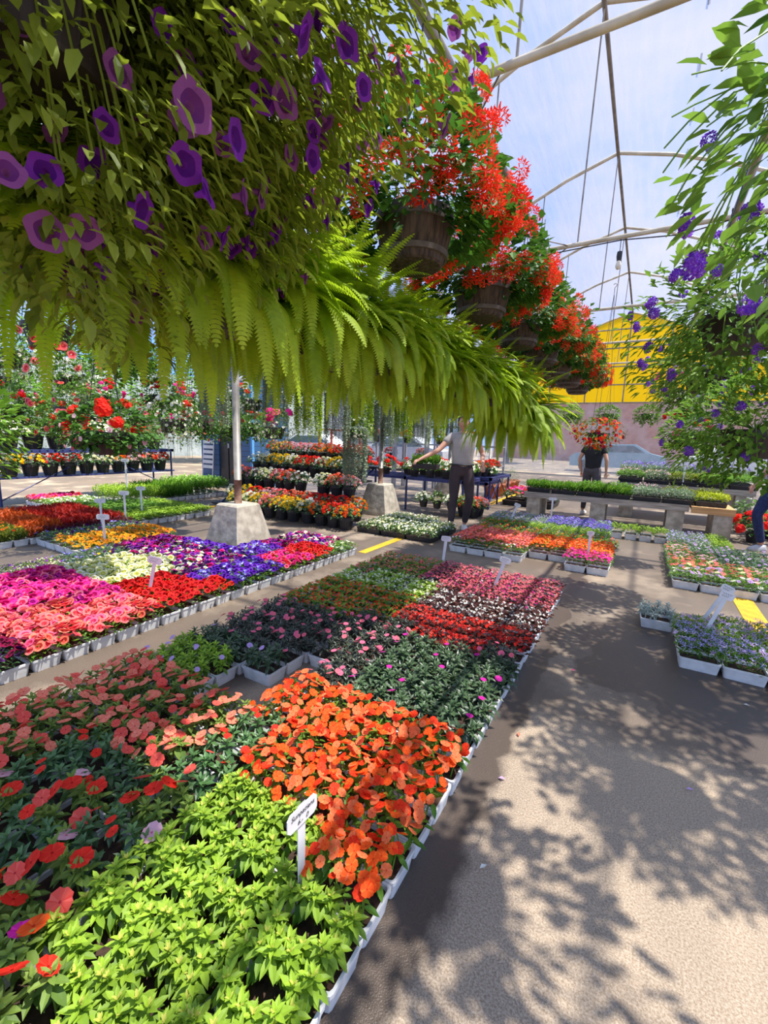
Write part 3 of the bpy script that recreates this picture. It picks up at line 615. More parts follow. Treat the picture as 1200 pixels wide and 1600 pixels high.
def basket(name,label,cat,kind,loc,rail_z,group=None,scale=1.,rz=0,indiv=False,var=0):
    """loc is the centre of the pot's rim; hangs from a pipe at rail_z"""
    K=HK[kind]; key=(kind,var)
    if key not in BK:
        d={}; sd=sum(map(ord,kind))+var*17
        rp=K.get('rp',.17); hp=K.get('hp',.17); CLOSE[0]=K.get('close',.25)
        d['pot']=(barrel if K.get('barrel') else plainpot)(rp,hp)
        d['hoop']=hoops(rp,hp) if K.get('barrel') else None
        d['foliage']=hang_foliage(sd,K['R'],K['top'],K['drop'],K['n'],K['T'],K['ls'],None,K.get('wide',1),K.get('stems',0),K.get('lump',.12),K.get('droop',.5),rp).mesh('foliage',K['lm'])
        d['bl']=[]
        for bset in K.get('bl',[]):
            d['bl'].append((bset,hang_blossoms(sd+5+len(d['bl']),K['R'],K['top'],K['drop'],bset['n'],bset['s'],bset.get('out',1.06),rp,bset.get('smin',.1),bset.get('smax',1),bset.get('face','out'),bset.get('cols',(1.,)))))
        d['blm']=[]
        for bset,L in d['bl']:
            b=MB()
            for p,dv,s,ci,t in L: b.put(bset['fl'],p,dv,(.2,.3,1),s,t,ci)
            d['blm'].append(b.mesh('blossoms',bset['pm']))
        if 'trail' in K:
            t=K['trail']; d['trail']=strands(sd+9,rp,t['n'],t['L'],t['T'],t['s'],None,t.get('step',.02)).mesh('trailing_strands',t['m'])
        BK[key]=d
    d=BK[key]; t=thing(name,label,cat,loc,rz,group,scale if scale!=1. else None)
    link('pot',d['pot'],t)
    if d['hoop']: link('hoop',d['hoop'],t)
    link('foliage',d['foliage'],t)
    for (bset,L),bm in zip(d['bl'],d['blm']):
        if indiv:
            for p,dv,s,ci,tt in L: link('blossom',blossom_mesh(bset['fl'],bset['pm'][ci],kind+str(id(bset))),t,p,orient(dv,tt*6.28),s)
        else: link('blossoms',bm,t)
    if 'trail' in d: link('trailing_strands',d['trail'],t)
    hk=('hang',round(K.get('rp',.17),3),round((rail_z-loc[2])/scale,2))
    if hk not in BK: BK[hk]=hanger_mesh(K.get('rp',.17)*.95,(rail_z-loc[2])/scale)
    link('hanger',BK[hk],t); return t
G_ger=leafm('geranium leaf',(26,66,20),(84,136,42),(120,160,60),trans=.3)
G_pet=leafm('petunia leaf',(62,84,20),(150,170,60),(170,180,80),trans=.55,tcol=(150,165,30))
G_ver=leafm('verbena leaf',(50,98,24),(134,178,60),(150,180,80),trans=.4)
G_fern=leafm('fern frond',(84,128,12),(182,212,52),(200,225,70),trans=.5,rough=.5,tcol=(190,225,30))
G_sil=leafm('silver falls',(120,140,110),(178,192,160),(200,210,190),trans=.2)
G_jen=leafm('creeping jenny',(120,160,16),(190,215,50),(210,230,80),trans=.4)
P_gerr=petal('geranium orange red',(245,42,18),(255,82,48),(200,20,10),trans=.4)
P_petp=petal('petunia purple',(96,22,150),(150,60,190),(84,20,130),trans=.45)
P_petv=petal('petunia faded violet',(120,50,130),(168,100,165),(104,44,118),trans=.45)
P_verb=petal('verbena purple',(104,40,190),(150,84,226),(190,150,240),trans=.35)
HK={
 'ger':dict(barrel=True,rp=.185,hp=.23,R=.46,top=.48,drop=.09,n=3000,T=L4w,ls=.05,lm=G_ger,lump=.16,stems=40,bl=[dict(n=95,s=.055,fl=GERC,pm=[P_gerr,P_scar],cols=(.7,.3),out=1.12)]),
 'petp':dict(rp=.17,hp=.17,R=.52,top=.34,drop=.40,close=.8,n=8000,T=L8,ls=.042,wide=.9,lm=G_pet,stems=260,lump=.18,droop=.5,bl=[dict(n=130,s=.025,fl=PET,pm=[P_petp,P_petv],cols=(.55,.45),out=1.2,smin=.3)]),
 'verb':dict(rp=.18,hp=.17,R=.42,top=.32,drop=.26,n=2100,T=L4,ls=.055,lm=G_ver,stems=60,lump=.18,bl=[dict(n=34,s=.038,fl=VERB,pm=[P_verb],out=1.14)]),
 'verbtop':dict(rp=.18,hp=.17,R=.42,top=.30,drop=.36,n=620,T=leaf8(.5,.2,.1),ls=.07,lm=G_ver,stems=60,lump=.25,bl=[dict(n=26,s=.042,fl=VERB,pm=[P_verb],out=1.14,smin=.35)]),
 'zonal':dict(rp=.18,hp=.18,R=.34,top=.22,drop=.12,n=900,T=L4w,ls=.055,lm=G_ger,bl=[dict(n=9,s=.062,fl=GERZ,pm=[P_red,P_scar],cols=(.6,.4),out=1.15,smax=.55),dict(n=22,s=.022,fl=low,pm=[P_pal,P_rose],cols=(.6,.4),out=1.1,smin=.35)]),
 'white':dict(rp=.16,hp=.16,R=.28,top=.26,drop=.24,n=900,T=L4,ls=.035,lm=G_mid,bl=[dict(n=120,s=.016,fl=PETf,pm=[P_wht],out=1.08,smin=.2),dict(n=4,s=.06,fl=GERZ,pm=[P_wht],out=1.25,smax=.4)],trail=dict(n=34,L=.45,T=L4w,s=.016,m=G_sil)),
 'pinkwhite':dict(rp=.16,hp=.16,R=.25,top=.24,drop=.20,n=900,T=L4,ls=.035,lm=G_mid,bl=[dict(n=60,s=.016,fl=PETf,pm=[P_wht],out=1.08,smin=.45),dict(n=5,s=.07,fl=GERZ,pm=[P_hot,P_rose],cols=(.5,.5),out=1.35,smax=.35)],trail=dict(n=20,L=.42,T=L4w,s=.016,m=G_sil)),
 'silver':dict(rp=.15,hp=.15,R=.24,top=.16,drop=.12,n=420,T=L4,ls=.035,lm=G_mid,bl=[dict(n=50,s=.016,fl=PETf,pm=[P_wht],out=1.1)],trail=dict(n=170,L=.85,T=L4w,s=.03,m=G_sil,step=.024)),
 'jenny':dict(rp=.15,hp=.15,R=.24,top=.16,drop=.1,n=420,T=L4,ls=.035,lm=G_mid,bl=[dict(n=8,s=.04,fl=GERZ,pm=[P_or2],out=1.2,smax=.4)],trail=dict(n=170,L=.78,T=L4w,s=.034,m=G_jen,step=.024)),
 'pinkpet':dict(rp=.17,hp=.17,R=.36,top=.24,drop=.34,n=1200,T=L4,ls=.04,lm=G_mid,bl=[dict(n=36,s=.03,fl=PETf,pm=[P_sal,P_rose,P_cord],cols=(.5,.3,.2),out=1.1)]),
 'redmix':dict(rp=.17,hp=.17,R=.30,top=.22,drop=.2,n=900,T=L4w,ls=.045,lm=G_ger,bl=[dict(n=12,s=.055,fl=GERZ,pm=[P_red,P_hot],cols=(.6,.4),out=1.2,smax=.6),dict(n=30,s=.016,fl=PETf,pm=[P_wht],out=1.08,smin=.4)]),
 'green':dict(rp=.17,hp=.17,R=.36,top=.24,drop=.25,n=1100,T=L4w,ls=.06,lm=G_mid,bl=[dict(n=14,s=.02,fl=low,pm=[P_pal],out=1.05)]),
 'fire':dict(rp=.15,hp=.12,R=.33,top=.2,drop=.2,close=.8,n=1000,T=L4,ls=.035,lm=G_mid,bl=[dict(n=190,s=.026,fl=low,pm=[P_or,P_scar,P_burg],cols=(.45,.3,.25),out=1.1)]),
}
# ---- ferns
def fern_mesh(seed,nf,L0,full=True,squash=1.):
    r=random.Random(seed); mb=MB()
    for k in range(nf):
        a=2*PI*k/nf*7.13+r.uniform(-.2,.2); L=L0*r.uniform(.75,1.12); el=R(r.uniform(0,88)); bendk=r.uniform(.6,2.4)
        p=np.array([.06*math.cos(a),.06*math.sin(a),.0]); n=44; st=L/n; pts=[]; dirs=[]; e=el
        for j in range(n):
            d=np.array([math.cos(a)*math.cos(e)*squash,math.sin(a)*math.cos(e),math.sin(e)]); pts.append(p.copy()); dirs.append(d); p=p+d*st
            e-=bendk/n*(1.3 if j>4 else .6); e=max(e,-1.45); a+=r.uniform(-.012,.012)
        tb=r.uniform(.15,.8)
        side0=np.array([-math.sin(a),math.cos(a),0])
        V=[];F=[];T=[]
        for j in range(1,n):
            t=j/n; wdt=L0*.078*math.sin(PI*(t**.75))**.7*(1 if t<.97 else .4)+.004
            d=dirs[j]; up=np.cross(d,side0); 
            for s in (-1,1):
                sd=side0*s; tip=pts[j]+sd*wdt+d*wdt*.35-np.array([0,0,wdt*.25])
                b=len(V); h=st*.62
                V+= [pts[j]-d*h*.4,pts[j]+d*h,tip,pts[j]-d*h*.3+sd*wdt*.5-np.array([0,0,wdt*.05])]
                F.append((b,b+1,b+2,b+3)); T.append(min(1,max(0,tb+.25*t-.1+r.uniform(-.12,.12))))
        mb.raw(V,F,T)
    return mb.mesh('fronds',G_fern)
FERN=[fern_mesh(11,190,.56),fern_mesh(12,190,.56),fern_mesh(13,190,.52)]
FERNBIG=fern_mesh(21,260,.72)
FPOT=plainpot(.15,.15); FRAIL=2.14
FHANG=hanger_mesh(.14,.36)
def fern(label,group,loc,big=False,sc=1.,rz=0,v=0):
    t=thing('hanging_fern',label,'fern',loc,rz,group,sc)
    link('pot',FPOT,t); link('fronds',FERNBIG if big else FERN[v%3],t); link('hanger',FHANG,t,scale=(1,1,(FRAIL-loc[2]-.02)/.36/sc))
FX=-1.35
y=.72; i=0
while y<4.45:
    fern('hanging fern in the dense row under the pipe above the central bed','row of hanging ferns',(FX+U(-.03,.03),y,1.86+U(-.02,.02)),sc=U(.9,1.02),rz=U(0,6),v=i); y+=.36; i+=1
fern('round bright fern ending the row, hanging in front of the man',None,(FX+.03,5.1,1.64),big=True,sc=1.0,rz=.4)
# geranium row
GX=-1.08
gy=[2.05,3.08,4.1,5.1,6.1,7.1,8.1]
gl=['nearest barrel of orange red geraniums, its wooden underside seen from below','second barrel of orange red geraniums in the hanging row','third barrel of orange red geraniums in the hanging row']
for i,yy in enumerate(gy):
    basket('geranium_barrel',gl[i] if i<3 else 'distant barrel of orange red geraniums towards the far end of the hanging row','hanging basket','ger',(GX,yy,2.44),3.25,'barrels of orange geraniums' if i<3 else 'distant barrels of orange geraniums',rz=i*1.1,indiv=i<3,var=i%3)
# petunia baskets overhead left
for i,(x,yy,z) in enumerate([(-.92,.80,2.36),(-.97,.42,2.13),(-1.2,.72,2.16),(-.80,.22,2.72)]):
    basket('petunia_basket',['purple petunia basket hanging beside the nearest geranium barrel','purple petunia basket hanging almost overhead','purple petunia basket above the start of the fern row','purple petunia basket hanging above the ferns beside the sky gap'][i],'hanging basket','petp',(x,yy,z),3.25,'purple petunia baskets',rz=i*1.7,indiv=True,var=i%2)
# verbena row at the right
for i,(x,yy,z,k,v) in enumerate([(.40,1.48,2.18,'verbtop',0),(.34,2.85,2.03,'verb',0),(.39,4.7,2.02,'verb',1),(.56,3.45,1.50,'verb',1),(1.0,2.3,2.2,'verb',0),(1.12,3.25,2.2,'verb',1),(1.2,4.2,2.2,'verb',0)]):
    basket('verbena_basket',(['purple verbena basket trailing loose stems at the top right, against the roof film','purple verbena basket in a dark pot with two yellow leaves','smaller purple verbena basket further along, dark pot against the yellow wall','low hanging mass of purple verbena above the right hand bed']+['purple verbena basket in the outer row beyond the right edge']*3)[i],'hanging basket',k,(x,yy,z),3.25,'purple verbena baskets',rz=i*2.1+.5,indiv=True,var=v)
basket('flower_basket','hanging basket of red blossoms and spiky dark leaves before the clear end wall','hanging basket','redmix',(.42,6.1,1.55),3.25)
basket('flower_basket','hanging basket of red, pink and trailing white plants above the red blossom basket','hanging basket','pinkwhite',(.30,6.9,2.1),3.25)
basket('flower_basket','hanging basket of orange, red and burgundy blossoms hiding the head of a woman','hanging basket','fire',(-.52,6.15,1.53),3.25,scale=.88)
for i in range(6):
    basket('green_basket','small green trailing basket in the row under the yellow wall','hanging basket','green',(-3.2+i*1.05,15.5,2.35),4.0,'green baskets under the yellow wall')
# left side rails of baskets
LB=[('zonal',(-3.75,1.97,1.36),2.5,'dark pot of bright red geraniums and pink striped flowers over the left bed'),
 ('pinkpet',(-4.1,1.73,2.16),3.2,'dark pot with salmon petunias hanging high at the upper left'),
 ('green',(-5.5,3.1,2.30),3.2,'dark pot of pale greenery below the ferns, beside a twisted stem'),
 ('redmix',(-6.1,3.7,2.34),3.2,'high dark pot with greenery to the right of the twisted stem'),
 ('white',(-4.9,3.3,1.52),2.6,'basket of white flowers with trailing silver strands left of the first pole'),
 ('pinkwhite',(-4.4,4.45,1.48),2.6,'basket of hot pink geraniums and white daisies right of the first pole'),
 ('silver',(-3.9,5.7,1.52),2.6,'basket of silver trailing strands and white blooms left of the second pole'),
 ('silver',(-4.9,3.9,2.30),3.2,'high basket of white flowers with long silver strands behind the first pole'),
 ('silver',(-4.9,5.0,2.30),3.2,'high basket with a curtain of silver strands above the pink and white basket'),
 ('green',(-3.9,.95,1.45),2.6,'dark leafy begonia basket at the far left edge'),
]
for k,l,rz_,lab in LB: basket('flower_basket',lab,'hanging basket',k,l,rz_,rz=U(0,6))
for i,(x,yy,z,k) in enumerate([(-3.35,.80,1.40,'green'),(-5.4,2.45,1.6,'pinkpet'),(-5.5,4.1,1.55,'redmix'),(-8.6,3.2,1.9,'green'),(-8.7,4.3,2.0,'white'),(-8.6,5.4,1.8,'green'),(-5.3,4.9,1.9,'white'),(-5.4,1.9,2.1,'white'),(-8.8,2.6,1.5,'redmix'),(-6.9,5.9,1.55,'green'),(-9.2,6.4,2.0,'redmix')]):
    basket('flower_basket',['leafy dark green basket at the far left edge below the salmon petunias','salmon petunia basket low behind the big red geranium basket','red geranium basket between the big red basket and the white one','leafy green basket over the near end of the far left table','white flower basket over the middle of the far left table','leafy green basket over the far end of the far left table','small white flower basket behind the first pole','white flower basket high behind the salmon petunias','red geranium basket low at the far left','leafy green basket in front of the kiosk','red geranium basket beside the kiosk door'][i],'hanging basket',k,(x,yy,z),3.2,rz=i)
n=0
for yy in (4.7,5.35,6.0,6.7,7.4,8.2,9.0,10):
    basket('trailing_basket','basket of yellow green creeping jenny strands under the ferns' if n%2==0 else 'basket of silver grey strands under the ferns','hanging basket','jenny' if n%2==0 else 'silver',(-4.0,yy,2.08),3.2,'creeping jenny baskets on the pole line' if n%2==0 else 'silver strand baskets on the pole line',rz=n); n+=1
for j,(x,ks) in enumerate([(-6.3,['redmix','white','zonal','redmix','pinkpet','zonal','redmix','white']),(-7.4,['white','zonal','redmix','pinkpet','redmix','zonal','white','redmix'])]):
    for i,k in enumerate(ks):
        yy=2.2+i*.62+j*.3
        if 3.3<yy<4.0 and j==0: continue
        zz=[1.62,2.02,1.5,1.9][(i+j)%4]
        basket('flower_basket',{'redmix':'crowded basket of red geraniums with white flecks','white':'crowded basket of white flowers with silver strands','zonal':'crowded basket of scarlet geraniums','pinkpet':'crowded basket of salmon petunias'}[k]+(' in the inner left row' if j==0 else ' in the outer left row'),'hanging basket',k,(x,yy,zz),3.2,k+(' baskets of the inner left row' if j==0 else ' baskets of the outer left row'),rz=U(0,6))

# ------------------------------------------------------------------ shelter structure
def ground():
    m,nt,N,L=newmat('asphalt')
    tc=N('ShaderNodeTexCoord')
    def nz(s,d=4,r=.5):
        q=N('ShaderNodeTexNoise'); q.inputs['Scale'].default_value=s; q.inputs['Detail'].default_value=d; q.inputs['Roughness'].default_value=r; L(tc.outputs['Object'],q.inputs[0]); return q
    def ramp(src,a,b,ca,cb):
        c=N('ShaderNodeValToRGB'); L(src,c.inputs[0]); c.color_ramp.elements[0].position=a; c.color_ramp.elements[1].position=b; c.color_ramp.elements[0].color=ca; c.color_ramp.elements[1].color=cb; return c
    def mix(f,a,b,mode='MIX'):
        x=N('ShaderNodeMix'); x.data_type='RGBA'; x.blend_type=mode
        if isinstance(f,float): x.inputs[0].default_value=f
        else: L(f,x.inputs[0])
        L(a,x.inputs[6]); L(b,x.inputs[7]); return x.outputs[2]
    big=ramp(nz(.7,5).outputs[0],.35,.7,s2l((132,110,84)),s2l((168,142,108)))
    grit=ramp(nz(160,2,.8).outputs[0],.35,.68,s2l((78,70,64)),s2l((240,228,210)))
    base=mix(.32,big.outputs[0],grit.outputs[0])
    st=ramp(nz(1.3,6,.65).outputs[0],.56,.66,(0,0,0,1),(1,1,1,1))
    wet_shade=N('ShaderNodeRGB'); wet_shade.outputs[0].default_value=s2l((58,46,38))  # dark tone for both damp patches and painted shade
    # damp ground round the trays on the right; darker strip along the central bed
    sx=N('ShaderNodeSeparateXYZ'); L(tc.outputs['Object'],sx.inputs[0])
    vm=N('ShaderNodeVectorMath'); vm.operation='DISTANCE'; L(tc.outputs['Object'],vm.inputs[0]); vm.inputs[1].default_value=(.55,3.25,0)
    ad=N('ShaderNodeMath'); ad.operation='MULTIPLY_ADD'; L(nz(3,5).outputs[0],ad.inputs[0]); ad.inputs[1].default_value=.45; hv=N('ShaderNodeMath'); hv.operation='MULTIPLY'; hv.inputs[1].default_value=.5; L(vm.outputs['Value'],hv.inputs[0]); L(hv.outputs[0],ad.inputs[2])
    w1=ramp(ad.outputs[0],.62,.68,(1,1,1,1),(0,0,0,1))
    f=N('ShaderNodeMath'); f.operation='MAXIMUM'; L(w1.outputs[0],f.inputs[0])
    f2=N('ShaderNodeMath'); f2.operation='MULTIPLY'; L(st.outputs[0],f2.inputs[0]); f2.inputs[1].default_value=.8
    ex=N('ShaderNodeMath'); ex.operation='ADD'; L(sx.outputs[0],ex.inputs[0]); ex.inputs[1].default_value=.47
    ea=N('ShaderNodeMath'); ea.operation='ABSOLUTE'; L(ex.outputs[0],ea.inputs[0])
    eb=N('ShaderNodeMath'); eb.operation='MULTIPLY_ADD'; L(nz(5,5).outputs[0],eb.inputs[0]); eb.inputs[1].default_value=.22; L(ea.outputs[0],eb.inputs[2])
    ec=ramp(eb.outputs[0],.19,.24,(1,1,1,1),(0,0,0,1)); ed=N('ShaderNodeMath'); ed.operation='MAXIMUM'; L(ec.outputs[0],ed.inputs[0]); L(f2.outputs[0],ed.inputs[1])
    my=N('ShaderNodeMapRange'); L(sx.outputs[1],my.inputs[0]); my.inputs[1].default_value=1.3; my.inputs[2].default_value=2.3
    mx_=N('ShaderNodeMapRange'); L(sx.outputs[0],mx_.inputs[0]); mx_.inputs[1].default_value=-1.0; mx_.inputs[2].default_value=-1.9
    mm=N('ShaderNodeMath'); mm.operation='MAXIMUM'; L(my.outputs[0],mm.inputs[0]); L(mx_.outputs[0],mm.inputs[1])  # far aisle and left path: shade painted into the colour along with damp
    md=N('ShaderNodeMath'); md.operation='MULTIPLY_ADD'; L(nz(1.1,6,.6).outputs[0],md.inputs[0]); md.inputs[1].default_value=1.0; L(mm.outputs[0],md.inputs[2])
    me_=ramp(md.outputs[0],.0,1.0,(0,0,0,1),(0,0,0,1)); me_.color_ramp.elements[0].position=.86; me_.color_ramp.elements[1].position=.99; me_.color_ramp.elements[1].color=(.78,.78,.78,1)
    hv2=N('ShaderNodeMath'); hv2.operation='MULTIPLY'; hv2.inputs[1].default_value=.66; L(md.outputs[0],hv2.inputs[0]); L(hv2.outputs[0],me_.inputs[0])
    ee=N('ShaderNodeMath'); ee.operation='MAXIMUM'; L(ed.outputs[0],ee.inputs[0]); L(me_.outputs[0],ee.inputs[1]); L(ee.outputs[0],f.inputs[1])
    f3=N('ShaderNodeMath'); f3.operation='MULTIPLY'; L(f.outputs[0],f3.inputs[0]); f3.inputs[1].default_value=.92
    col=mix(f3.outputs[0],base,wet_shade.outputs[0])
    pb=N('ShaderNodeBsdfPrincipled'); L(col,pb.inputs['Base Color'])
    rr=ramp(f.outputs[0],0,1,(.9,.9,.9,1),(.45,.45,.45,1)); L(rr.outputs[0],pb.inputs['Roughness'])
    b=N('ShaderNodeBump'); b.inputs['Strength'].default_value=.5; b.inputs['Distance'].default_value=.004; L(nz(220,2).outputs[0],b.inputs['Height']); L(b.outputs[0],pb.inputs['Normal'])
    o=N('ShaderNodeOutputMaterial'); L(pb.outputs[0],o.inputs[0]); return m
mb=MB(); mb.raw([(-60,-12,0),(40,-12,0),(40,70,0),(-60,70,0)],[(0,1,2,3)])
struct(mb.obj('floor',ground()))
YP=plain('worn yellow road paint',(196,146,20),(232,178,30),12,.7)
for i,(x0,x1,y0,y1) in enumerate([(-2.87,-2.76,4.3,5.35),(.86,1.02,3.9,6.2),(-7.0,-6.85,4.4,6.3),(-2.92,-2.78,7.6,13.5)]):
    mb=MB(); mb.raw([(x0,y0,.004),(x1,y0,.004),(x1,y1,.004),(x0,y1,.004)],[(0,1,2,3)]); struct(mb.obj('trim_%d'%(i+1),YP))
for i,(x,yy,rz) in enumerate([(-.37,1.64,.3),(-.31,1.22,1),(.02,.86,2),(-.08,.72,1),(.30,2.0,.4),(.62,2.9,0),(-.24,2.75,.5),(-.36,1.95,2)]):
    mb=MB(); mb.put(L4,(0,0,.006),(1,0,.1),(0,0,1),.03,.5); o=mb.obj('fallen_petal',[P_lil,P_wht,P_hot,P_cor][i%4],loc=(x,yy,.002)); o.rotation_euler=(0,0,rz)
    tag(o,['small lilac petal lying on the asphalt','small white petal lying on the asphalt','small pink petal lying on the asphalt','small coral petal lying on the asphalt'][i%4],'petal',['lilac','white','pink','coral'][i%4]+' petals on the asphalt')
STEEL=plain('galvanised steel',(112,108,98),(156,150,138),6,.45,metal=.25)
RAW=plain('pale painted pipe',(170,158,130),(208,198,172),5,.5)
DARKP=plain('dark weathered pipe',(84,76,68),(120,110,98),6,.5,metal=.2)
RUST=plain('rusty steel',(92,52,32),(140,110,90),14,.8)
CONC=plain('cast concrete',(150,140,122),(196,186,164),10,.9,bump=.8,detail=9)
RX,RZ=-1.05,6.88
PROF=[(0,6.88),(.9,6.62),(1.8,6.25),(2.8,5.75),(3.9,5.1),(4.8,4.45),(5.6,3.75),(6.3,2.95)]
bows=[.25,3.55,6.85,10.15,13.45,16.75,21.7]
side=[(-d,z) for d,z in PROF[::-1]]+[(d,z) for d,z in PROF[1:]]
for i,yy in enumerate(bows):
    mb=MB(); mb.tube([(RX+d,yy,z-.04) for d,z in side],.032,8); t=tag(mb.obj('roof_bow',RAW,smooth=True),'curved pale steel roof bow spanning the shelter under the clear film','roof frame','roof bows of the shelter')
    if i<6:
        mb=MB(); mb.tube([(RX-5.0,yy,4.06),(RX+5.0,yy,4.06)],.030,8)
        tag(mb.obj('tie_pipe',RAW,smooth=True),'straight horizontal pipe tying the roof bow across the shelter','roof frame','tie pipes of the shelter')
        for k,dx in enumerate((-1.3,0)):
            mb=MB(); mb.tube([(RX+dx-.05,yy,4.06),(RX+dx,yy,RZ-.06 if k else 6.45)],.011,6)
            tag(mb.obj('truss_rod',STEEL),'thin steel rod running from tie pipe up to the ridge','roof frame','truss rods of the shelter')
mb=MB(); mb.tube([(RX,-2,RZ-.09),(RX,21.7,RZ-.09)],.03,8); tag(mb.obj('ridge_pipe',DARKP,smooth=True),'dark ridge pipe along the top of the clear roof','roof frame')
for x,z,nm in ((-3.95,5.03,'left'),(1.85,5.03,'right')):
    mb=MB(); mb.tube([(x,-2,z),(x,21.7,z)],.022,8); tag(mb.obj('roof_purlin',DARKP,smooth=True),'long roof pipe on the %s slope of the shelter'%('outer' if nm=='left' else 'inner'),'roof frame')
mb=MB(); mb.tube([(GX,-1,3.27),(GX,10.2,3.27)],.030,8); tag(mb.obj('hanging_pipe',STEEL,smooth=True),'round pipe carrying the geranium barrels and petunia baskets','pipe')
mb=MB(); mb.tube([(FX,-1,FRAIL+.02),(FX,6.0,FRAIL+.02)],.017,8); tag(mb.obj('fern_pipe',DARKP,smooth=True),'thin dark pipe from which the ferns hang','pipe')
mb=MB(); mb.tube([(.42,-1,3.27),(.42,10.2,3.27)],.028,8); tag(mb.obj('hanging_pipe',STEEL,smooth=True),'round pipe carrying the purple verbena baskets','pipe')
for x,z,lab in ((-4.15,3.22,'the pole line'),(-5.0,3.22,'the silver strand baskets'),(-6.3,3.22,'the inner left basket row'),(-7.4,3.22,'the outer left basket row')):
    mb=MB(); mb.tube([(x,-1,z),(x,10.2,z)],.022,8); tag(mb.obj('hanging_pipe',STEEL,smooth=True),'galvanised pipe above '+lab,'pipe')
for x0,lab in ((FX,'fern'),):
    for yy in (.25,3.55,5.95):
        mb=MB(); mb.tube([(FX,yy,FRAIL+.02),(FX,yy,4.06)],.006,5); tag(mb.obj('suspension_rod',STEEL),'thin rod holding the fern pipe up to the roof frame','rod','rods holding the fern pipe')
# bracing wires
for i,(a,b) in enumerate([((-3.9,3.55,4.06),(-1.2,6.85,4.06)),((-1.2,3.55,4.06),(-3.9,6.85,4.06)),((-3.9,6.85,4.06),(-1.2,10.15,4.06)),((-1.2,6.85,4.06),(-3.9,10.15,4.06))]):
    mb=MB(); mb.tube([a,b],.008,5); tag(mb.obj('brace_cable',DARKP),'dark diagonal brace cable under the roof','cable','diagonal brace cables')
# film
def film():
    m,nt,N,L=newmat('clear roof film')
    tc=N('ShaderNodeTexCoord'); mp=N('ShaderNodeMapping'); mp.inputs['Scale'].default_value=(1,.12,1); mp.inputs['Rotation'].default_value=(0,0,.5); L(tc.outputs['Object'],mp.inputs[0])
    nz=N('ShaderNodeTexNoise'); nz.inputs['Scale'].default_value=9; nz.inputs['Detail'].default_value=6; L(mp.outputs[0],nz.inputs[0])
    cr=N('ShaderNodeValToRGB'); L(nz.outputs[0],cr.inputs[0]); cr.color_ramp.elements[0].position=.3; cr.color_ramp.elements[1].position=.75
    cr.color_ramp.elements[0].color=(.30,.30,.30,1); cr.color_ramp.elements[1].color=(.52,.52,.52,1)
    tr=N('ShaderNodeBsdfTransparent'); tr.inputs[0].default_value=(.78,.80,.86,1)
    df=N('ShaderNodeBsdfTranslucent'); df.inputs[0].default_value=(.25,.245,.28,1)
    d2=N('ShaderNodeBsdfDiffuse'); d2.inputs[0].default_value=(.5,.49,.52,1)
    b=N('ShaderNodeBump'); b.inputs['Strength'].default_value=.5; b.inputs['Distance'].default_value=.05; L(nz.outputs[0],b.inputs['Height']); L(b.outputs[0],df.inputs['Normal']); L(b.outputs[0],d2.inputs['Normal'])
    m1=N('ShaderNodeMixShader'); m1.inputs[0].default_value=.35; L(df.outputs[0],m1.inputs[1]); L(d2.outputs[0],m1.inputs[2])
    m2=N('ShaderNodeMixShader'); L(cr.outputs[0],m2.inputs[0]); L(tr.outputs[0],m2.inputs[1]); L(m1.outputs[0],m2.inputs[2])
    o=N('ShaderNodeOutputMaterial'); L(m2.outputs[0],o.inputs[0]); return m
mb=MB(); ys=[-4+i*.55 for i in range(48)]; ys[-1]=21.75; V=[];n=len(side)
for j,yy in enumerate(ys):
    sag=-.03*abs(math.sin((yy-.25)/3.3*PI))
    for d,z in side: V.append((RX+d,yy,z+.01+sag))
F=[(j*n+k,j*n+k+1,(j+1)*n+k+1,(j+1)*n+k) for j in range(len(ys)-1) for k in range(n-1)]
mb.raw(V,F); struct(mb.obj('ceiling',film(),smooth=True))
mb=MB()
for k in range(9): mb.box(.05,.075,4.6+k*1.1+.0,4.6+k*1.1+.35,6.585,6.588)
struct(mb.obj('trim_5',plain('blue print on film',(90,150,220),(110,170,230),6)))
# yellow end wall, clear lower wall
YEL=toned('yellow tarpaulin',(250,196,0),(255,205,10),(255,200,0),trans=.45,rough=.6)
mb=MB(); pts=[(RX+d,21.7,z) for d,z in side]+[(RX+6.3,21.7,2.95)][:0]
mb.raw([(RX-6.3,21.7,3.2)]+[(x,y_,z) for x,y_,z in pts if z>3.2]+[(RX+6.3,21.7,3.2)],[tuple(range(2+len([p for p in pts if p[2]>3.2])))])
struct(mb.obj('wall_back',YEL))
for i in range(5):
    mb=MB(); z=3.2+i*.75; hw=[6.1,5.4,4.6,3.4,1.9][i]; mb.tube([(RX-hw,21.6,z),(RX+hw,21.6,z)],.03,6)
    tag(mb.obj('end_wall_pipe',STEEL),'horizontal pipe across the yellow end wall','pipe','horizontal pipes of the yellow end wall')
for i,dx in enumerate((-3,-1.5,0,1.5,3)):
    mb=MB(); mb.tube([(RX+dx,21.6,3.2),(RX+dx,21.6,6.88-abs(dx)*.33)],.03,6)
    tag(mb.obj('end_wall_post',STEEL),'upright post on the yellow end wall','pipe','upright posts of the yellow end wall')
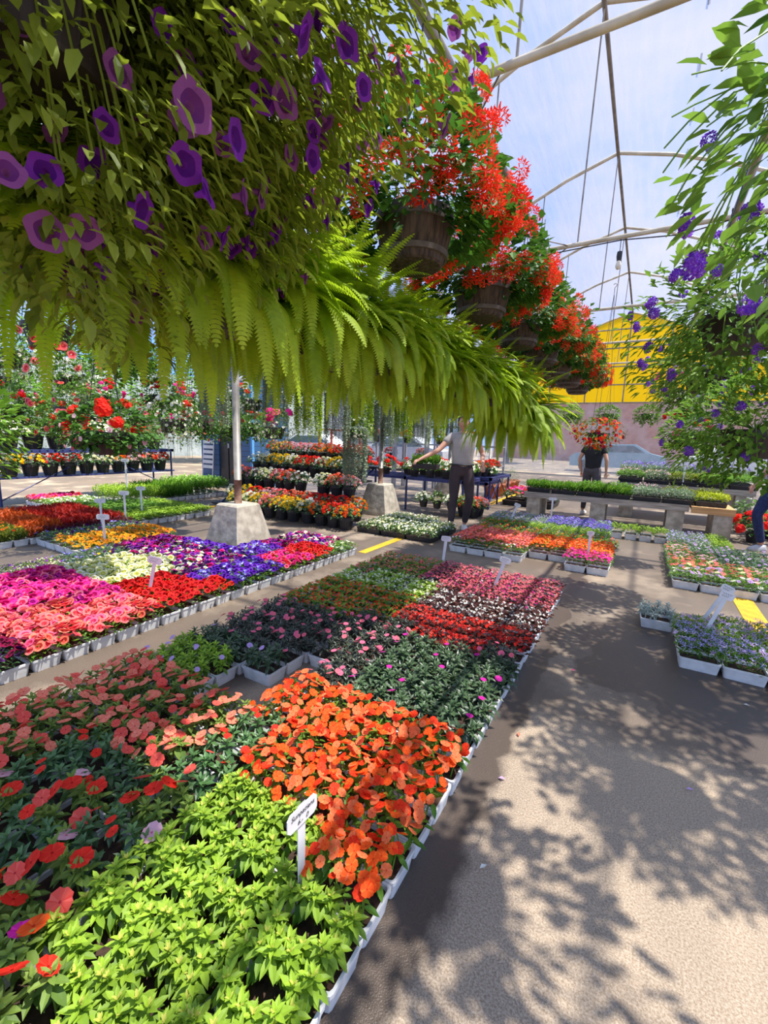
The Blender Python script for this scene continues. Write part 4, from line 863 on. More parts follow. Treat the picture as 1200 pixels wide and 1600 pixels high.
def clear():
    m,nt,N,L=newmat('clear vinyl'); tr=N('ShaderNodeBsdfTransparent'); tr.inputs[0].default_value=(.85,.9,.92,1)
    g=N('ShaderNodeBsdfPrincipled'); g.inputs['Base Color'].default_value=(.75,.8,.85,1); g.inputs['Roughness'].default_value=.15
    tc=N('ShaderNodeTexCoord'); nz=N('ShaderNodeTexNoise'); nz.inputs['Scale'].default_value=1.5; L(tc.outputs['Object'],nz.inputs[0])
    cr=N('ShaderNodeValToRGB'); cr.color_ramp.elements[0].position=.35; cr.color_ramp.elements[1].position=.7; cr.color_ramp.elements[0].color=(.2,.2,.2,1); cr.color_ramp.elements[1].color=(.45,.45,.45,1); L(nz.outputs[0],cr.inputs[0])
    ms=N('ShaderNodeMixShader'); L(cr.outputs[0],ms.inputs[0]); L(tr.outputs[0],ms.inputs[1]); L(g.outputs[0],ms.inputs[2]); o=N('ShaderNodeOutputMaterial'); L(ms.outputs[0],o.inputs[0]); return m
CLR=clear(); mb=MB(); nx=40
V=[(RX-6.2+12.4*i/nx,21.65+.04*math.sin(i*1.9),z) for z in (.05,3.2) for i in range(nx+1)]
mb.raw(V,[(i,i+1,nx+2+i,nx+1+i) for i in range(nx)]); struct(mb.obj('window_1',CLR,smooth=True))
# poles on concrete feet
def pole(x,y,lab,rusty=True):
    mb=MB(); w,t,h=.285,.175,.56
    V=[];
    for q,z in ((w,0),(w*.985,.06),(t,h-.02),(t-.02,h)):
        V+=[(-q,-q,z),(q,-q,z),(q,q,z),(-q,q,z)]
    F=[(j*4+k,j*4+(k+1)%4,j*4+4+(k+1)%4,j*4+4+k) for j in range(3) for k in range(4)]+[(12,13,14,15),(3,2,1,0)]
    mb.raw(V,F); o=mb.obj('concrete_foot',CONC,loc=(x,y,0)); tag(o,'tapered concrete foot carrying '+lab,'concrete block')
    t=thing('steel_pole','upright galvanised pole, '+lab,'pole',(x,y,h))
    mb=MB(); mb.tube([(0,0,.27),(0,0,4.06-h)],.043,14); mb.obj('shaft',STEEL,t,smooth=True)
    mb=MB(); mb.tube([(0,0,0),(0,0,.28)],.0445,14); mb.obj('rusty_end',RUST,t,smooth=True)
pole(-4.12,3.57,'the nearest pole left of the petunias'); pole(-4.12,6.87,'the second pole beside the stepped flower display'); pole(-4.12,10.17,'the third pole beyond the man'); pole(2.05,6.9,'the pole beyond the right hand bed'); pole(-4.12,13.47,'the far pole before the racks')
# bulbs
BULBG=plain('frosted bulb glass',(225,215,190),(240,232,210),6,.15); BLK=plain('black rubber',(20,20,22),(34,34,36),8,.5)
for i,(x,yy,z) in enumerate([(-.57,6.85,3.86),(.63,6.85,3.88),(-3.83,6.85,3.83),(-2.2,6.85,3.86)]):
    t=thing('light_bulb',['bare bulb on a black socket nearest the ridge pipe','bare bulb on a black socket above the verbena baskets','bare bulb on a black socket above the fern pipe','bare bulb on a black socket behind the geraniums'][i],'light bulb',(x,yy,z),0,'string light bulbs')
    mb=MB(); mb.lathe([(0,.02),(.03,.02),(.034,-.03),(.026,-.09),(0,-.09)],12); mb.tube([(0,0,.02),(0,0,.17)],.005,5); mb.obj('socket',BLK,t)
    mb=MB(); mb.lathe([(.018,-.08),(.034,-.13),(.036,-.16),(.022,-.19),(0,-.2)],12); mb.obj('bulb',BULBG,t,smooth=True)
mb=MB(); mb.tube([(-5.5,6.85,3.95),(-3.8,6.85,3.99),(-2.2,6.85,3.98),(-.57,6.85,4.02),(.1,6.85,3.96),(.63,6.85,4.04),(2,6.85,3.98)],.008,5); tag(mb.obj('lighting_cable',BLK),'black light cord strung along the tie pipe','cord')
# ------------------------------------------------------------------ benches, displays, buildings
PLANK=plain('grey weathered planks',(140,130,116),(186,176,158),6,.85,stretch=(.5,6,6),bump=.4)
PINE=plain('fresh yellow pine',(190,140,84),(216,168,108),5,.7,stretch=(.5,6,6))
def bench(name,lab,x0,x1,y0,y1,z,mat,legs):
    t=thing(name,lab,'bench',(x0,y0,0)); W,D=x1-x0,y1-y0; n=max(2,int(D/.16))
    mb=MB()
    for k in range(n): mb.box(0,W,D*k/n+.004,D*(k+1)/n-.004,z-.045,z)
    mb.box(0,W,-.0,.035,z-.10,z-.0)
    mb.obj('plank_top',mat,t)
    for lx in legs:
        for dy in (.02,D-.22):
            mb=MB(); mb.box(lx-x0-.12,lx-x0+.12,dy,dy+.2,0,z-.10); mb.obj('leg',CONC,t)
    return t
bench('plant_bench','long grey plank bench on concrete blocks carrying black flats',-1.88,.72,8.45,9.2,.47,PLANK,(-1.7,-.6,.55))
bench('plant_bench','short yellow pine bench on a concrete block at the end of the long bench',.74,1.3,8.35,9.1,.47,PINE,(1.16,))
bench('plant_bench','raised rear bench of pale planks behind the long bench',-.4,1.75,9.75,11.2,.68,PLANK,(-.2,1.6))
for i,k in enumerate(['fgreen','fgreen','fgreen','fgreen','fsilver','fsilver','flime']):
    put_tray(k,'plant_flat',['black flat of upright green seedlings on the front edge of the long bench','','','','black flat of silvery trailing plants on the long bench','','black flat of bright lime plants on the yellow pine bench'][i] or ['black flat of upright green seedlings on the front edge of the long bench','black flat of silvery trailing plants on the long bench'][i>4],['green flats on the bench front','silver flats on the bench front','lime flat'][0 if i<4 else (1 if i<6 else 2)],-1.64+i*.44,8.66,.47,0,flat=True,scale=1.05)
for i,k in enumerate(['fcoral','fcoral','fmid','fmid','fpink','folive','folive']):
    nm={'fcoral':'pink red flowering plants','fmid':'bushy mid green plants','fpink':'dusty pink and sage plants','folive':'olive green bushy plants'}[k]
    if i<2: continue
    put_tray(k,'plant_flat','black flat of %s in the second row on the long bench'%nm,nm+' second row',-1.64+i*.44,9.03,.47,0,flat=True,scale=1.05)
for j in range(3):
    for i in range(5):
        k=[['fmid','fpink','folive','fmid','fmid'],['fpink','folive','fmid','folive','fmid'],['flav','flav','flav','flav','flav']][j][i]
        nm={'fmid':'bushy mid green plants','fpink':'dusty pink and sage plants','folive':'olive green bushy plants','flav':'tall lavender spikes'}[k]
        put_tray(k,'plant_flat','black flat of %s on the raised rear bench'%nm,nm+' on the rear bench',-.18+i*.44,9.95+j*.42,.68,0,flat=True,scale=1.05)
for i in range(4):
    put_tray('fcoral','plant_flat','black flat of pink red flowering plants standing behind the long bench','pink red flats behind the bench',-2.3+(i%2)*.45,9.9+(i//2)*.4,.0,0,flat=True,scale=2.4 if False else 1.6)

POTM=plainpot(.085,.14,BLACKP)
PSPEC={}
def pot_plant_meshes(key,lm,pms,cols,R0=.14,h=.13,nl=150,nb=26,bs=.028,fl=MUMH,T=L4):
    out=[]
    for v in range(2):
        r=random.Random(sum(map(ord,key))+v); mb=MB()
        for k in range(nl):
            s=r.random()**.7; a=r.uniform(0,6.3); q=s*PI/2; rr=R0*math.sin(q)*r.uniform(.6,1); zz=h*math.cos(q)*r.uniform(.5,1)
            mb.put(T,(rr*math.cos(a),rr*math.sin(a),zz-.01),(math.cos(a),math.sin(a),r.uniform(-.5,.5)),(0,0,1),.055*r.uniform(.7,1.1),r.random())
        b=MB()
        for k in range(nb):
            z=.15+.85*(k+.5)/nb; a=k*2.4+r.uniform(-.3,.3); q=math.sqrt(1-z*z); l=r.uniform(.95,1.1)
            x=r.random(); ci=0;acc=0
            for ci,c in enumerate(cols):
                acc+=c
                if x<=acc: break
            b.put(fl,(R0*q*l*math.cos(a),R0*q*l*math.sin(a),h*z*l),(q*math.cos(a),q*math.sin(a),z+.2),(.1,.2,1),bs*r.uniform(.8,1.15),r.random(),ci)
        out.append((mb.mesh('foliage',lm),b.mesh('blossoms',pms)))
    return out
PP={'yellow':pot_plant_meshes('yellow',G_dark,[P_yel],[1.]),'white':pot_plant_meshes('white',G_dark,[P_crm,P_wht],[.6,.4]),
 'red':pot_plant_meshes('red',G_dark,[P_red,P_scar],[.5,.5]),'orange':pot_plant_meshes('orange',G_dark,[P_or,P_gold],[.6,.4]),
 'salmon':pot_plant_meshes('salmon',G_dark,[P_sal,P_pal],[.6,.4]),'coral':pot_plant_meshes('coral',G_dark,[P_cor,P_rdor],[.6,.4]),
 'ivory':pot_plant_meshes('ivory',G_dark,[P_wht],[1.],nb=12),
 'greenpot':pot_plant_meshes('greenpot',G_mid,[P_wht],[1.],R0=.17,h=.2,nl=260,nb=10,bs=.02),
 'petwhite':pot_plant_meshes('petwhite',G_mid,[P_wht],[1.],R0=.18,h=.16,nl=220,nb=26,bs=.03,fl=PETf),
 'zonalred':pot_plant_meshes('zonalred',G_ger,[P_red,P_scar],[.5,.5],R0=.24,h=.24,nl=260,nb=9,bs=.075,fl=GERZ,T=L4w),
 'leafy':pot_plant_meshes('leafy',G_dark,[P_wht],[1.],R0=.2,h=.45,nl=240,nb=3,bs=.02,T=L8n)}
def pot_plant(col,name,label,group,x,y,z,s=1.,pot=None):
    t=thing(name,label,'potted flower',(x,y,z),U(0,6),group,s); link('pot',pot or POTM,t,(0,0,.14)); f,b=PP[col][rnd.randrange(2)]
    link('foliage',f,t,(0,0,.14)); link('blossoms',b,t,(0,0,.14))
# stepped display of kalanchoes
CN={'yellow':'bright yellow','white':'creamy white','red':'bright red','orange':'orange','salmon':'salmon pink','coral':'coral','ivory':'ivory'}
rows=[(5.32,0,-6.1,-3.75,['yellow','white','yellow','salmon','yellow','yellow','white','orange','red','orange'],'floor row'),
 (5.66,.06,-6.55,-3.85,['white','yellow','red','salmon','salmon','coral','coral','red','red','red','orange'],'second floor row'),
 (6.1,.36,-6.9,-4.3,['coral','salmon','white','white','salmon','coral','ivory',None,'white','coral','salmon'],'low shelf row'),
 (6.55,.62,-6.9,-4.4,['ivory','white','yellow','yellow','white','red','red','white','yellow','ivory','white'],'middle shelf row'),
 (7.0,.86,-6.9,-4.6,['orange','yellow','salmon','salmon','salmon','orange','orange','red','red','coral'],'top shelf row')]
for yy,z0,x0,x1,cs,lab in rows:
    n=len(cs)
    for i,c in enumerate(cs):
        if c: pot_plant(c,'potted_kalanchoe','black pot of %s clustered flowers in the %s of the stepped display'%(CN[c],lab),'%s pots in the %s'%(c,lab),x0+(x1-x0)*i/(n-1)+U(-.02,.02),yy+U(-.03,.03),z0,1.4)
BLUEM=plain('dark blue steel',(28,36,84),(44,54,110),8,.5)
t=thing('stepped_stand','dark stepped stand holding rows of potted flowers beside the second pole','stand',(-5.6,6.55,0))
for k,(yy,z) in enumerate([(5.66,.06),(6.1,.36),(6.55,.62),(7.0,.86)]):
    mb=MB(); mb.box(-1.5,1.4,yy-6.55-.16,yy-6.55+.16,z-.03,z); mb.obj('shelf',BLK,t)
for sx in (-1.4,-.2,1.2):
    mb=MB(); mb.tube([(sx,-1.0,0),(sx,.6,.84)],.02,6); mb.tube([(sx,.6,0),(sx,.6,.84)],.02,6); mb.obj('support',BLUEM,t)
# blue tables
def table(lab,x0,x1,y0,y1,z,lower=None):
    t=thing('blue_table',lab,'table',((x0+x1)/2,(y0+y1)/2,0)); W,D=(x1-x0)/2,(y1-y0)/2
    mb=MB(); n=max(3,int(D*2/.12)) ; mb.box(-W,W,-D,-D+.05,z-.06,z); mb.box(-W,W,D-.05,D,z-.06,z); mb.box(-W,-W+.05,-D,D,z-.06,z); mb.box(W-.05,W,-D,D,z-.06,z)
    for k in range(n): q=-D+2*D*(k+.5)/n; mb.box(-W,W,q-.015,q+.015,z-.035,z-.015)
    mb.obj('table_top',BLUEM,t)
    for sx in (-1,1):
        for sy in (-1,1):
            mb=MB(); mb.tube([(sx*(W-.04),sy*(D-.05),0),(sx*(W-.04),sy*(D-.05),z-.05)],.022,6); mb.obj('leg',BLUEM,t)
    mb=MB(); mb.tube([(W-.04,-D+.05,.1),(W-.04,0,z-.08),(W-.04,D-.05,.1)],.012,5); mb.obj('brace',BLUEM,t)
    if lower:
        mb=MB(); mb.box(-W,W,-D,D,lower-.03,lower); mb.obj('shelf',BLUEM,t)
table('long blue table with a lower shelf of potted flowers at the far left',-10.2,-9.4,3.0,6.3,.98,.50)
for i,c in enumerate(['yellow','yellow','red','red','white','white','orange','salmon','coral','red']):
    pot_plant(c,'potted_kalanchoe','black pot of %s flowers on the lower shelf of the far left table'%CN[c],c+' pots on the left shelf',-9.55,3.25+i*.31,.50,1.6)
for i,c in enumerate(['petwhite','white','greenpot','red','petwhite','greenpot','red','coral']):
    pot_plant(c,'potted_flower','dark pot of %s on top of the far left table'%{'petwhite':'white petunias','white':'cream flowers','greenpot':'leafy greens','red':'red flowers','coral':'coral flowers'}[c],c+' pots on the left table top',-9.65,3.3+i*.38,.98,2.0)
table('blue table with white petunias behind the second pole',-4.0,-2.75,7.55,8.5,.66)
table('blue table beyond the man, by the terracotta planters',-3.2,-2.6,8.7,10.2,.66)
for i in range(4):
    for j in range(2):
        pot_plant('petwhite','potted_petunia','dark pot of white petunias on the blue table behind the second pole','white petunia pots on the blue table',-3.85+i*.33,7.72+j*.4,.66,1.15)
for i in range(4): pot_plant('greenpot' if i%2 else 'petwhite','potted_flower','pot of %s standing under the blue table'%('green leaves' if i%2 else 'white blooms'),('green' if i%2 else 'white')+' pots under the blue table',-3.5+i*.28,7.45,.0+.12,1.0)
for i in range(5): pot_plant(['orange','red','coral','red','orange'][i],'potted_flower','pot of %s flowers on the blue table by the terracotta planters'%CN[['orange','red','coral','red','orange'][i]],['orange','red','coral','red','orange'][i]+' pots on the far blue table',-2.95+.05*(i%2),8.85+i*.26,.66,1.2)
for i in range(4): pot_plant('coral' if i<3 else 'salmon','potted_flower','pot of %s flowers on the ground right of the man'%('coral' if i<3 else 'salmon pink'),('coral' if i<3 else 'salmon')+' pots right of the man',-2.75+.2*(i%2),7.6+.24*(i//2),0,1.35)
TERR=plain('terracotta',(150,78,50),(178,98,66),8,.8)
for i in range(5):
    mb=MB(); mb.lathe([(0,0),(.14,0),(.19,.28),(.205,.28),(.205,.33),(.17,.33),(.16,.25),(0,.25)],20); t=thing('terracotta_planter','terracotta planter with broad green leaves in the row by the yellow line','planter',(-3.15,10.6+i*.5,0),0,'terracotta planters in a row')
    mb.obj('pot',TERR,t,smooth=True); f,b=PP['leafy'][i%2]; link('foliage',f,t,(0,0,.28))
# red geranium pot by the bench
BP=plainpot(.17,.2,BLACKP)
pot_plant('zonalred','potted_geranium','black pot of red geraniums on the ground at the end of the pine bench',None,1.56,8.45,0.0,1.15,None)
pot_plant('zonalred','potted_geranium','black pot of red geraniums behind the one by the pine bench',None,1.85,8.95,0.0,1.15,None)
pot_plant('greenpot','potted_plant','dark pot of greenery behind the red geraniums by the bench',None,1.62,9.3,.1,1.5,None)
# metal racks behind
GREYM=plain('grey rack steel',(150,152,156),(186,188,190),8,.45,metal=.4); REDM=plain('red rack steel',(190,30,24),(214,44,34),8,.5)
def rack(lab,x,y,w,d,h,mat,levels,rz=0):
    t=thing('plant_rack',lab,'rack',(x,y,0),rz)
    for sx in (-1,1):
        for sy in (-1,1):
            mb=MB(); mb.box(sx*w/2-.025,sx*w/2+.025,sy*d/2-.025,sy*d/2+.025,0,h); mb.obj('post',mat,t)
    for k in range(levels):
        mb=MB(); z=.3+(h-.3)*k/(levels-1)
        mb.box(-w/2,w/2,-d/2,-d/2+.03,z-.04,z); mb.box(-w/2,w/2,d/2-.03,d/2,z-.04,z)
        for q in range(5): mb.box(-w/2+w*q/4-.015,-w/2+w*q/4+.015,-d/2,d/2,z-.03,z-.01)
        mb.obj('shelf',mat,t)
    return t
for i in range(4): rack('grey steel plant rack, %s of the four racks behind the tables'%['first','second','third','fourth'][i],-6.6+i*1.0,11.2,.92,.6,1.75,GREYM,4)
rack('red steel plant rack left of the grey racks',-8.1,11.0,1.1,.6,1.6,REDM,3)
for i in range(7): pot_plant(['coral','red','red','coral','red','salmon','red'][i],'potted_flower','pot of %s flowers on the grey racks'%['coral','red','red','coral','red','salmon pink','red'][i],['coral','red','red','coral','red','salmon','red'][i]+' pots on the racks',-6.8+i*.5,11.05,[1.27,.79][i%2],1.3)
for i in range(12): pot_plant(['zonalred','greenpot','zonalred','petwhite'][i%4],'potted_flower','large pot of %s in the tall row before the racks'%['red geraniums','greenery','red geraniums','white petunias'][i%4],['red geranium','green','red geranium','white petunia'][i%4]+' pots before the racks',-6.6+i*.34,9.0+.4*(i%2),.55,1.1)
table('long blue table holding tall pots before the racks',-6.8,-2.7,8.75,9.75,.55)
# blue building
def siding(nm,A,B):
    m,nt,N,L=newmat(nm); tc=N('ShaderNodeTexCoord'); sp=N('ShaderNodeSeparateXYZ'); L(tc.outputs['Object'],sp.inputs[0])
    mu=N('ShaderNodeMath'); mu.operation='MULTIPLY'; mu.inputs[1].default_value=7.5; L(sp.outputs[2],mu.inputs[0]); fr=N('ShaderNodeMath'); fr.operation='FRACT'; L(mu.outputs[0],fr.inputs[0])
    cr=N('ShaderNodeValToRGB'); L(fr.outputs[0],cr.inputs[0]); cr.color_ramp.elements[0].position=.0; cr.color_ramp.elements[0].color=s2l(A); cr.color_ramp.elements[1].position=.2; cr.color_ramp.elements[1].color=s2l(B)
    pb=N('ShaderNodeBsdfPrincipled'); pb.inputs['Roughness'].default_value=.5; L(cr.outputs[0],pb.inputs['Base Color'])
    b=N('ShaderNodeBump'); b.inputs['Strength'].default_value=.8; b.inputs['Distance'].default_value=.02; L(fr.outputs[0],b.inputs['Height']); L(b.outputs[0],pb.inputs['Normal'])
    o=N('ShaderNodeOutputMaterial'); L(pb.outputs[0],o.inputs[0]); return m
SID=siding('blue siding',(20,46,84),(48,92,140))
t=thing('blue_kiosk','blue clapboard kiosk with a dark double door behind the first pole','building',(-8.45,7.8,0))
mb=MB(); mb.box(-1.95,-1.25,0,.1,0,3.0); mb.box(-.50,0,0,.1,0,3.0); mb.box(-1.25,-.5,0,.1,2.55,3.0); mb.box(-.1,0,.1,1.3,0,3.0); mb.box(-1.95,-.1,1.2,1.3,0,3.0); mb.obj('wall',SID,t)
mb=MB(); mb.box(-.06,.012,-.012,.06,0,3.0); mb.obj('corner_board',plain('blue trim',(70,130,190),(84,146,206),5),t)
mb=MB(); mb.box(-2.05,.1,-.1,1.4,3.0,3.1); mb.obj('roof',plain('dark roof',(50,52,58),(60,62,66),5),t)
mb=MB(); mb.box(-1.25,-.5,.05,.09,0,2.55)
for a in (-1.22,-.86):
    for z in (.15,1.3): mb.box(a,a+.30,.03,.05,z,z+1.0)
d=mb.obj('door',plain('black brown door',(24,22,24),(40,36,38),5,.4),t)
mb=MB(); mb.box(-.9,-.86,.0,.05,1.0,1.12); mb.obj('handle',GREYM,d)
t=thing('folding_chair','pale folding chair leaning beside the kiosk door','chair',(-9.95,7.6,0)); CW=plain('white slats',(205,205,205),(225,225,225),5)
mb=MB()
for sx in (-.2,.2): mb.tube([(sx,0,0),(sx,.1,1.25)],.015,6)
mb.obj('frame',CW,t); mb=MB()
for k in range(6): mb.box(-.2,.2,.03+k*.008,.05+k*.008,.45+k*.13,.53+k*.13)
mb.obj('backrest',CW,t)
# plant labels
LABELM=plain('white plastic label',(222,222,220),(238,238,236),10,.4); INK=plain('black ink',(20,20,26),(30,30,36),5)
def sign(label,x,y,zb,zt,w,h,rz,tilt=0,text=None,group=None,lean=0):
    t=thing('plant_label',label,'plant sign',(x,y,zb),rz,group); t.rotation_euler=(lean,tilt,rz); H=zt-zb
    mb=MB(); mb.raw([(-.012,0,0),(.012,0,0),(.016,0,H),(-.016,0,H),(-.012,.003,0),(.012,.003,0),(.016,.003,H),(-.016,.003,H)],[(0,1,2,3),(5,4,7,6),(1,5,6,2),(4,0,3,7),(4,5,1,0)]); mb.obj('stake',LABELM,t)
    mb=MB(); c=.012; o=[(-w/2,H-h+c),(-w/2+c,H-h),(w/2-c,H-h),(w/2,H-h+c),(w/2,H-c),(w/2-c,H),(-w/2+c,H),(-w/2,H-c)]
    mb.raw([(a,-.001,b) for a,b in o]+[(a,-.004,b) for a,b in o],[tuple(range(8))[::-1],tuple(range(8,16))]+[(k,(k+1)%8,8+(k+1)%8,8+k) for k in range(8)]); mb.obj('plate',LABELM,t)
    if text:
        for k,(tx,sz) in enumerate(text):
            cu=bpy.data.curves.new('lettering','FONT'); cu.body=tx; cu.size=sz; cu.align_x='CENTER'; cu.extrude=.0003; cu.offset=-.0002; cu.shear=.25; cu.materials.append(INK)
            tmp=bpy.data.objects.new('tmp',cu); C.objects.link(tmp); bpy.context.view_layer.update(); me=bpy.data.meshes.new_from_object(tmp.evaluated_get(bpy.context.evaluated_depsgraph_get())); bpy.data.objects.remove(tmp)
            q=link('lettering',me,t,(0,-.0052,H-.014-sz*.5-k*h*.42),(PI/2,0,0))
    else:
        mb=MB(); 
        for k,zz in enumerate((.3,.62)):
            pts=[(-w*.36+w*.72*i/14,-.005,H-h*zz+.12*h*math.sin(i*2.1+k)) for i in range(14-3*k)]; mb.tube(pts,.0009,3)
        mb.obj('handwriting',INK,t)
sign('white handwritten plant label reading Sunpatiens, standing in the lime green impatiens',-.70,.80,.10,.385,.115,.06,PI/2-.05,0,[('Sunpatiens',.021),('6.-  0',.020)])
sign('white label leaning in the red and salmon petunias',-3.19,1.87,.12,.44,.11,.06,.5,.22)
sign('white label behind the begonias at the far end of the central bed',-1.66,4.06,.10,.42,.1,.055,.45,.08)
sign('white label leaning among the white begonias near the aisle',-1.0,3.62,.10,.42,.1,.05,.5,.30)
sign('white label over the star flowers, leaning right',.50,3.62,.10,.44,.095,.055,.3,.32,None)
sign('second white label crossing behind it over the star flowers',.50,3.85,.10,.44,.095,.055,.3,.45,None)
for i,(x,yy,zt) in enumerate([(-5.15,2.55,.44),(-6.1,3.0,.48),(-6.35,3.45,.52),(-6.7,3.9,.52),(-8.35,4.6,.85)]):
    sign(['white T shaped label in the orange pansies','white T shaped label at the edge of the burgundy plants','white T shaped label behind the burgundy plants','white T shaped label in the low herb bed','white T shaped label in front of the parsley'][i],x,yy,.1,zt,.14,.06,.6)
sign('white label standing in the hazy blue bed',-1.75,7.0,.1,.44,.1,.055,.4,.35)
sign('white label standing in the magenta and orange impatiens',-.42,5.35,.1,.42,.08,.05,.4)
sign('white label at the front of the long bench',-1.33,8.3,0,.42,.14,.05,.4)
sign('white label among the plants on the rear bench',.68,9.8,.7,1.2,.2,.07,.3)

# ------------------------------------------------------------------ people
def skin_mesh(name,V,E,Rr,mat,parent,sub=2,root=0):
    me=bpy.data.meshes.new(name); me.from_pydata([tuple(v) for v in V],E,[]); me.materials.append(mat)
    o=link(name,me,parent); m=o.modifiers.new('skin','SKIN'); m.use_smooth_shade=True
    for i,s in enumerate(me.skin_vertices[0].data):
        q=Rr[i]; s.radius=q if isinstance(q,tuple) else (q,q); s.use_root=(i==root)
    b=o.modifiers.new('sub','SUBSURF'); b.levels=b.render_levels=sub; return o
SKIN=plain('skin',(196,140,112),(214,158,130),6,.55); 
def lerp(a,b,t): return tuple(x+(y-x)*t for x,y in zip(a,b))
def person(label,loc,rz,J,cloth,legs,shoe,hair,H=1.75,hands=True,sleeve=.35,skin=SKIN):
    """J: joint positions in the person's frame, facing -Y, metres for a 1.75 m figure"""
    t=thing('person',label,'person',loc,rz,None,H/1.75)
    hip=J.get('hip',(0,0,.93)); wa=J.get('waist',(0,0,1.08)); ch=J.get('chest',(0,0,1.30)); nk=J.get('neck',(0,0,1.47)); hd=J.get('head',(0,-.02,1.60)); tp=(hd[0],hd[1],hd[2]+.09)
    V=[hip,wa,ch,nk,(nk[0],nk[1]-.005,nk[2]+.05)]; Rr=[(.15,.11),(.13,.095),(.165,.11),.055,.052]; E=[(0,1),(1,2),(2,3),(3,4)]
    ends={}
    for s,k in ((-1,'L'),(1,'R')):
        sh=J.get('sh'+k,(s*.175,0,1.40)); el=J['el'+k]; wr=J['wr'+k]; i=len(V); hd_=J.get('hand'+k,tuple(np.array(wr)+(np.array(wr)-np.array(el))/.25*.07))
        V+=[sh,lerp(sh,el,.5),el,lerp(el,wr,.4),wr,hd_]; Rr+=[.052,.047,.038,.036,.024,(.038,.016)]; E+=[(2,i),(i,i+1),(i+1,i+2),(i+2,i+3),(i+3,i+4),(i+4,i+5)]; ends[k]=(el,wr,hd_)
        hp=(s*.095,0,.90); kn=J['kn'+k]; an=J['an'+k]; i=len(V)
        V+=[hp,lerp(hp,kn,.5),kn,lerp(kn,an,.35),an]; Rr+=[.085,.075,.055,.052,.036]; E+=[(0,i),(i,i+1),(i+1,i+2),(i+2,i+3),(i+3,i+4)]
    skin_mesh('body',V,E,Rr,skin,t)
    # head with a face
    mb=MB(); seg=24; prof=[]
    Vh=[];
    for j in range(17):
        ph=PI*j/16
        for k in range(seg):
            a=2*PI*k/seg; x=.074*math.sin(ph)*math.cos(a); y_=.095*math.sin(ph)*math.sin(a); z=.115*math.cos(ph)
            if z<0: x*=1+z*2.6; y_=y_*(1+z*1.2)-.012*(-z/.115)
            f=-y_/.095
            if f>.8 and abs(x)<.014 and -.035<z<.015: y_-=.018*(1-(abs(z+.018)/.035))
            if f>.6 and .01<z<.03 and .015<abs(x)<.045: y_+=.006
            if f>.75 and -.062<z<-.045 and abs(x)<.025: y_-=.005
            Vh.append((hd[0]+x,hd[1]+y_,hd[2]+z))
    mb.raw(Vh,[(j*seg+k,j*seg+(k+1)%seg,(j+1)*seg+(k+1)%seg,(j+1)*seg+k) for j in range(16) for k in range(seg)])
    for s in (-1,1): mb.lathe([(.0,-.028),(.012,-.02),(.016,0),(.012,.022),(0,.028)],8,(hd[0]+s*.076,hd[1]+.008,hd[2]-.005))
    h=mb.obj('head',skin,t,smooth=True)
    mb=MB()
    for s in (-1,1): mb.lathe([(0,-.006),(.009,0),(0,.006)],8,(hd[0]+s*.03,hd[1]-.086,hd[2]+.012))
    mb.obj('eyes',plain('dark eyes',(30,22,18),(40,30,26),5,.3),h)
    mb=MB(); mb.tube([(hd[0]-.022,hd[1]-.088,hd[2]-.055),(hd[0],hd[1]-.094,hd[2]-.056),(hd[0]+.022,hd[1]-.088,hd[2]-.055)],.004,5); mb.obj('mouth',plain('lips',(160,84,76),(170,92,84),5),h)
    mb=MB(); Vh=[]
    for j in range(9):
        ph=PI*.62*j/8
        for k in range(seg):
            a=2*PI*k/seg; lim=1.0 if math.sin(a)>-.35 else .58
            p2=ph*lim; Vh.append((hd[0]+.083*math.sin(p2)*math.cos(a),hd[1]+.006+.106*math.sin(p2)*math.sin(a),hd[2]+.012+.122*math.cos(p2)))
    mb.raw(Vh,[(j*seg+k,j*seg+(k+1)%seg,(j+1)*seg+(k+1)%seg,(j+1)*seg+k) for j in range(8) for k in range(seg)]); mb.obj('hair',hair,t,smooth=True)
    for k in 'LR':
        el,wr,hh=[np.array(q) for q in ends[k]]; d=(hh-wr)/np.linalg.norm(hh-wr); sd=np.cross(d,[0,0,1.]); 
        if np.linalg.norm(sd)<.2: sd=np.array([0,1.,0])
        sd/=np.linalg.norm(sd); dn=np.cross(sd,d); dn=dn if dn[2]<0 else -dn
        for q in range(4):
            b=hh+sd*(q-1.5)*.019; L=[.068,.078,.072,.056][q]
            skin_mesh('finger',[b-d*.02,b+d*L*.45,b+d*L*.8+dn*.012,b+d*L+dn*.03],[(0,1),(1,2),(2,3)],[.009,.0085,.008,.007],skin,t,1)
        b=hh-d*.035+sd*.032; skin_mesh('thumb',[b,b+sd*.022+d*.02,b+sd*.03+d*.05],[(0,1),(1,2)],[.011,.010,.008],skin,t,1)
    # clothes
    V=[(hip[0],hip[1],hip[2]-.03),wa,ch,lerp(ch,nk,.5),lerp(ch,nk,.88)]; Rr=[(.18,.14),(.155,.12),(.185,.135),(.15,.12),(.078,.074)]; E=[(0,1),(1,2),(2,3),(3,4)]
    for s,k in ((-1,'L'),(1,'R')):
        sh=J.get('sh'+k,(s*.175,0,1.40)); el=J['el'+k]; wr=J['wr'+k]; i=len(V)
        V+=[sh,lerp(sh,el,.55)]; Rr+=[.068,.064]; E+=[(2,i),(i,i+1)]
        if sleeve>.5: V+=[el]; Rr+=[.054]; E+=[(i+1,i+2)]
    skin_mesh('shirt',V,E,Rr,cloth,t)
    V=[(hip[0],hip[1],hip[2]+.13),(hip[0],hip[1],hip[2]-.0)]; Rr=[(.155,.12),(.165,.125)]; E=[(0,1)]
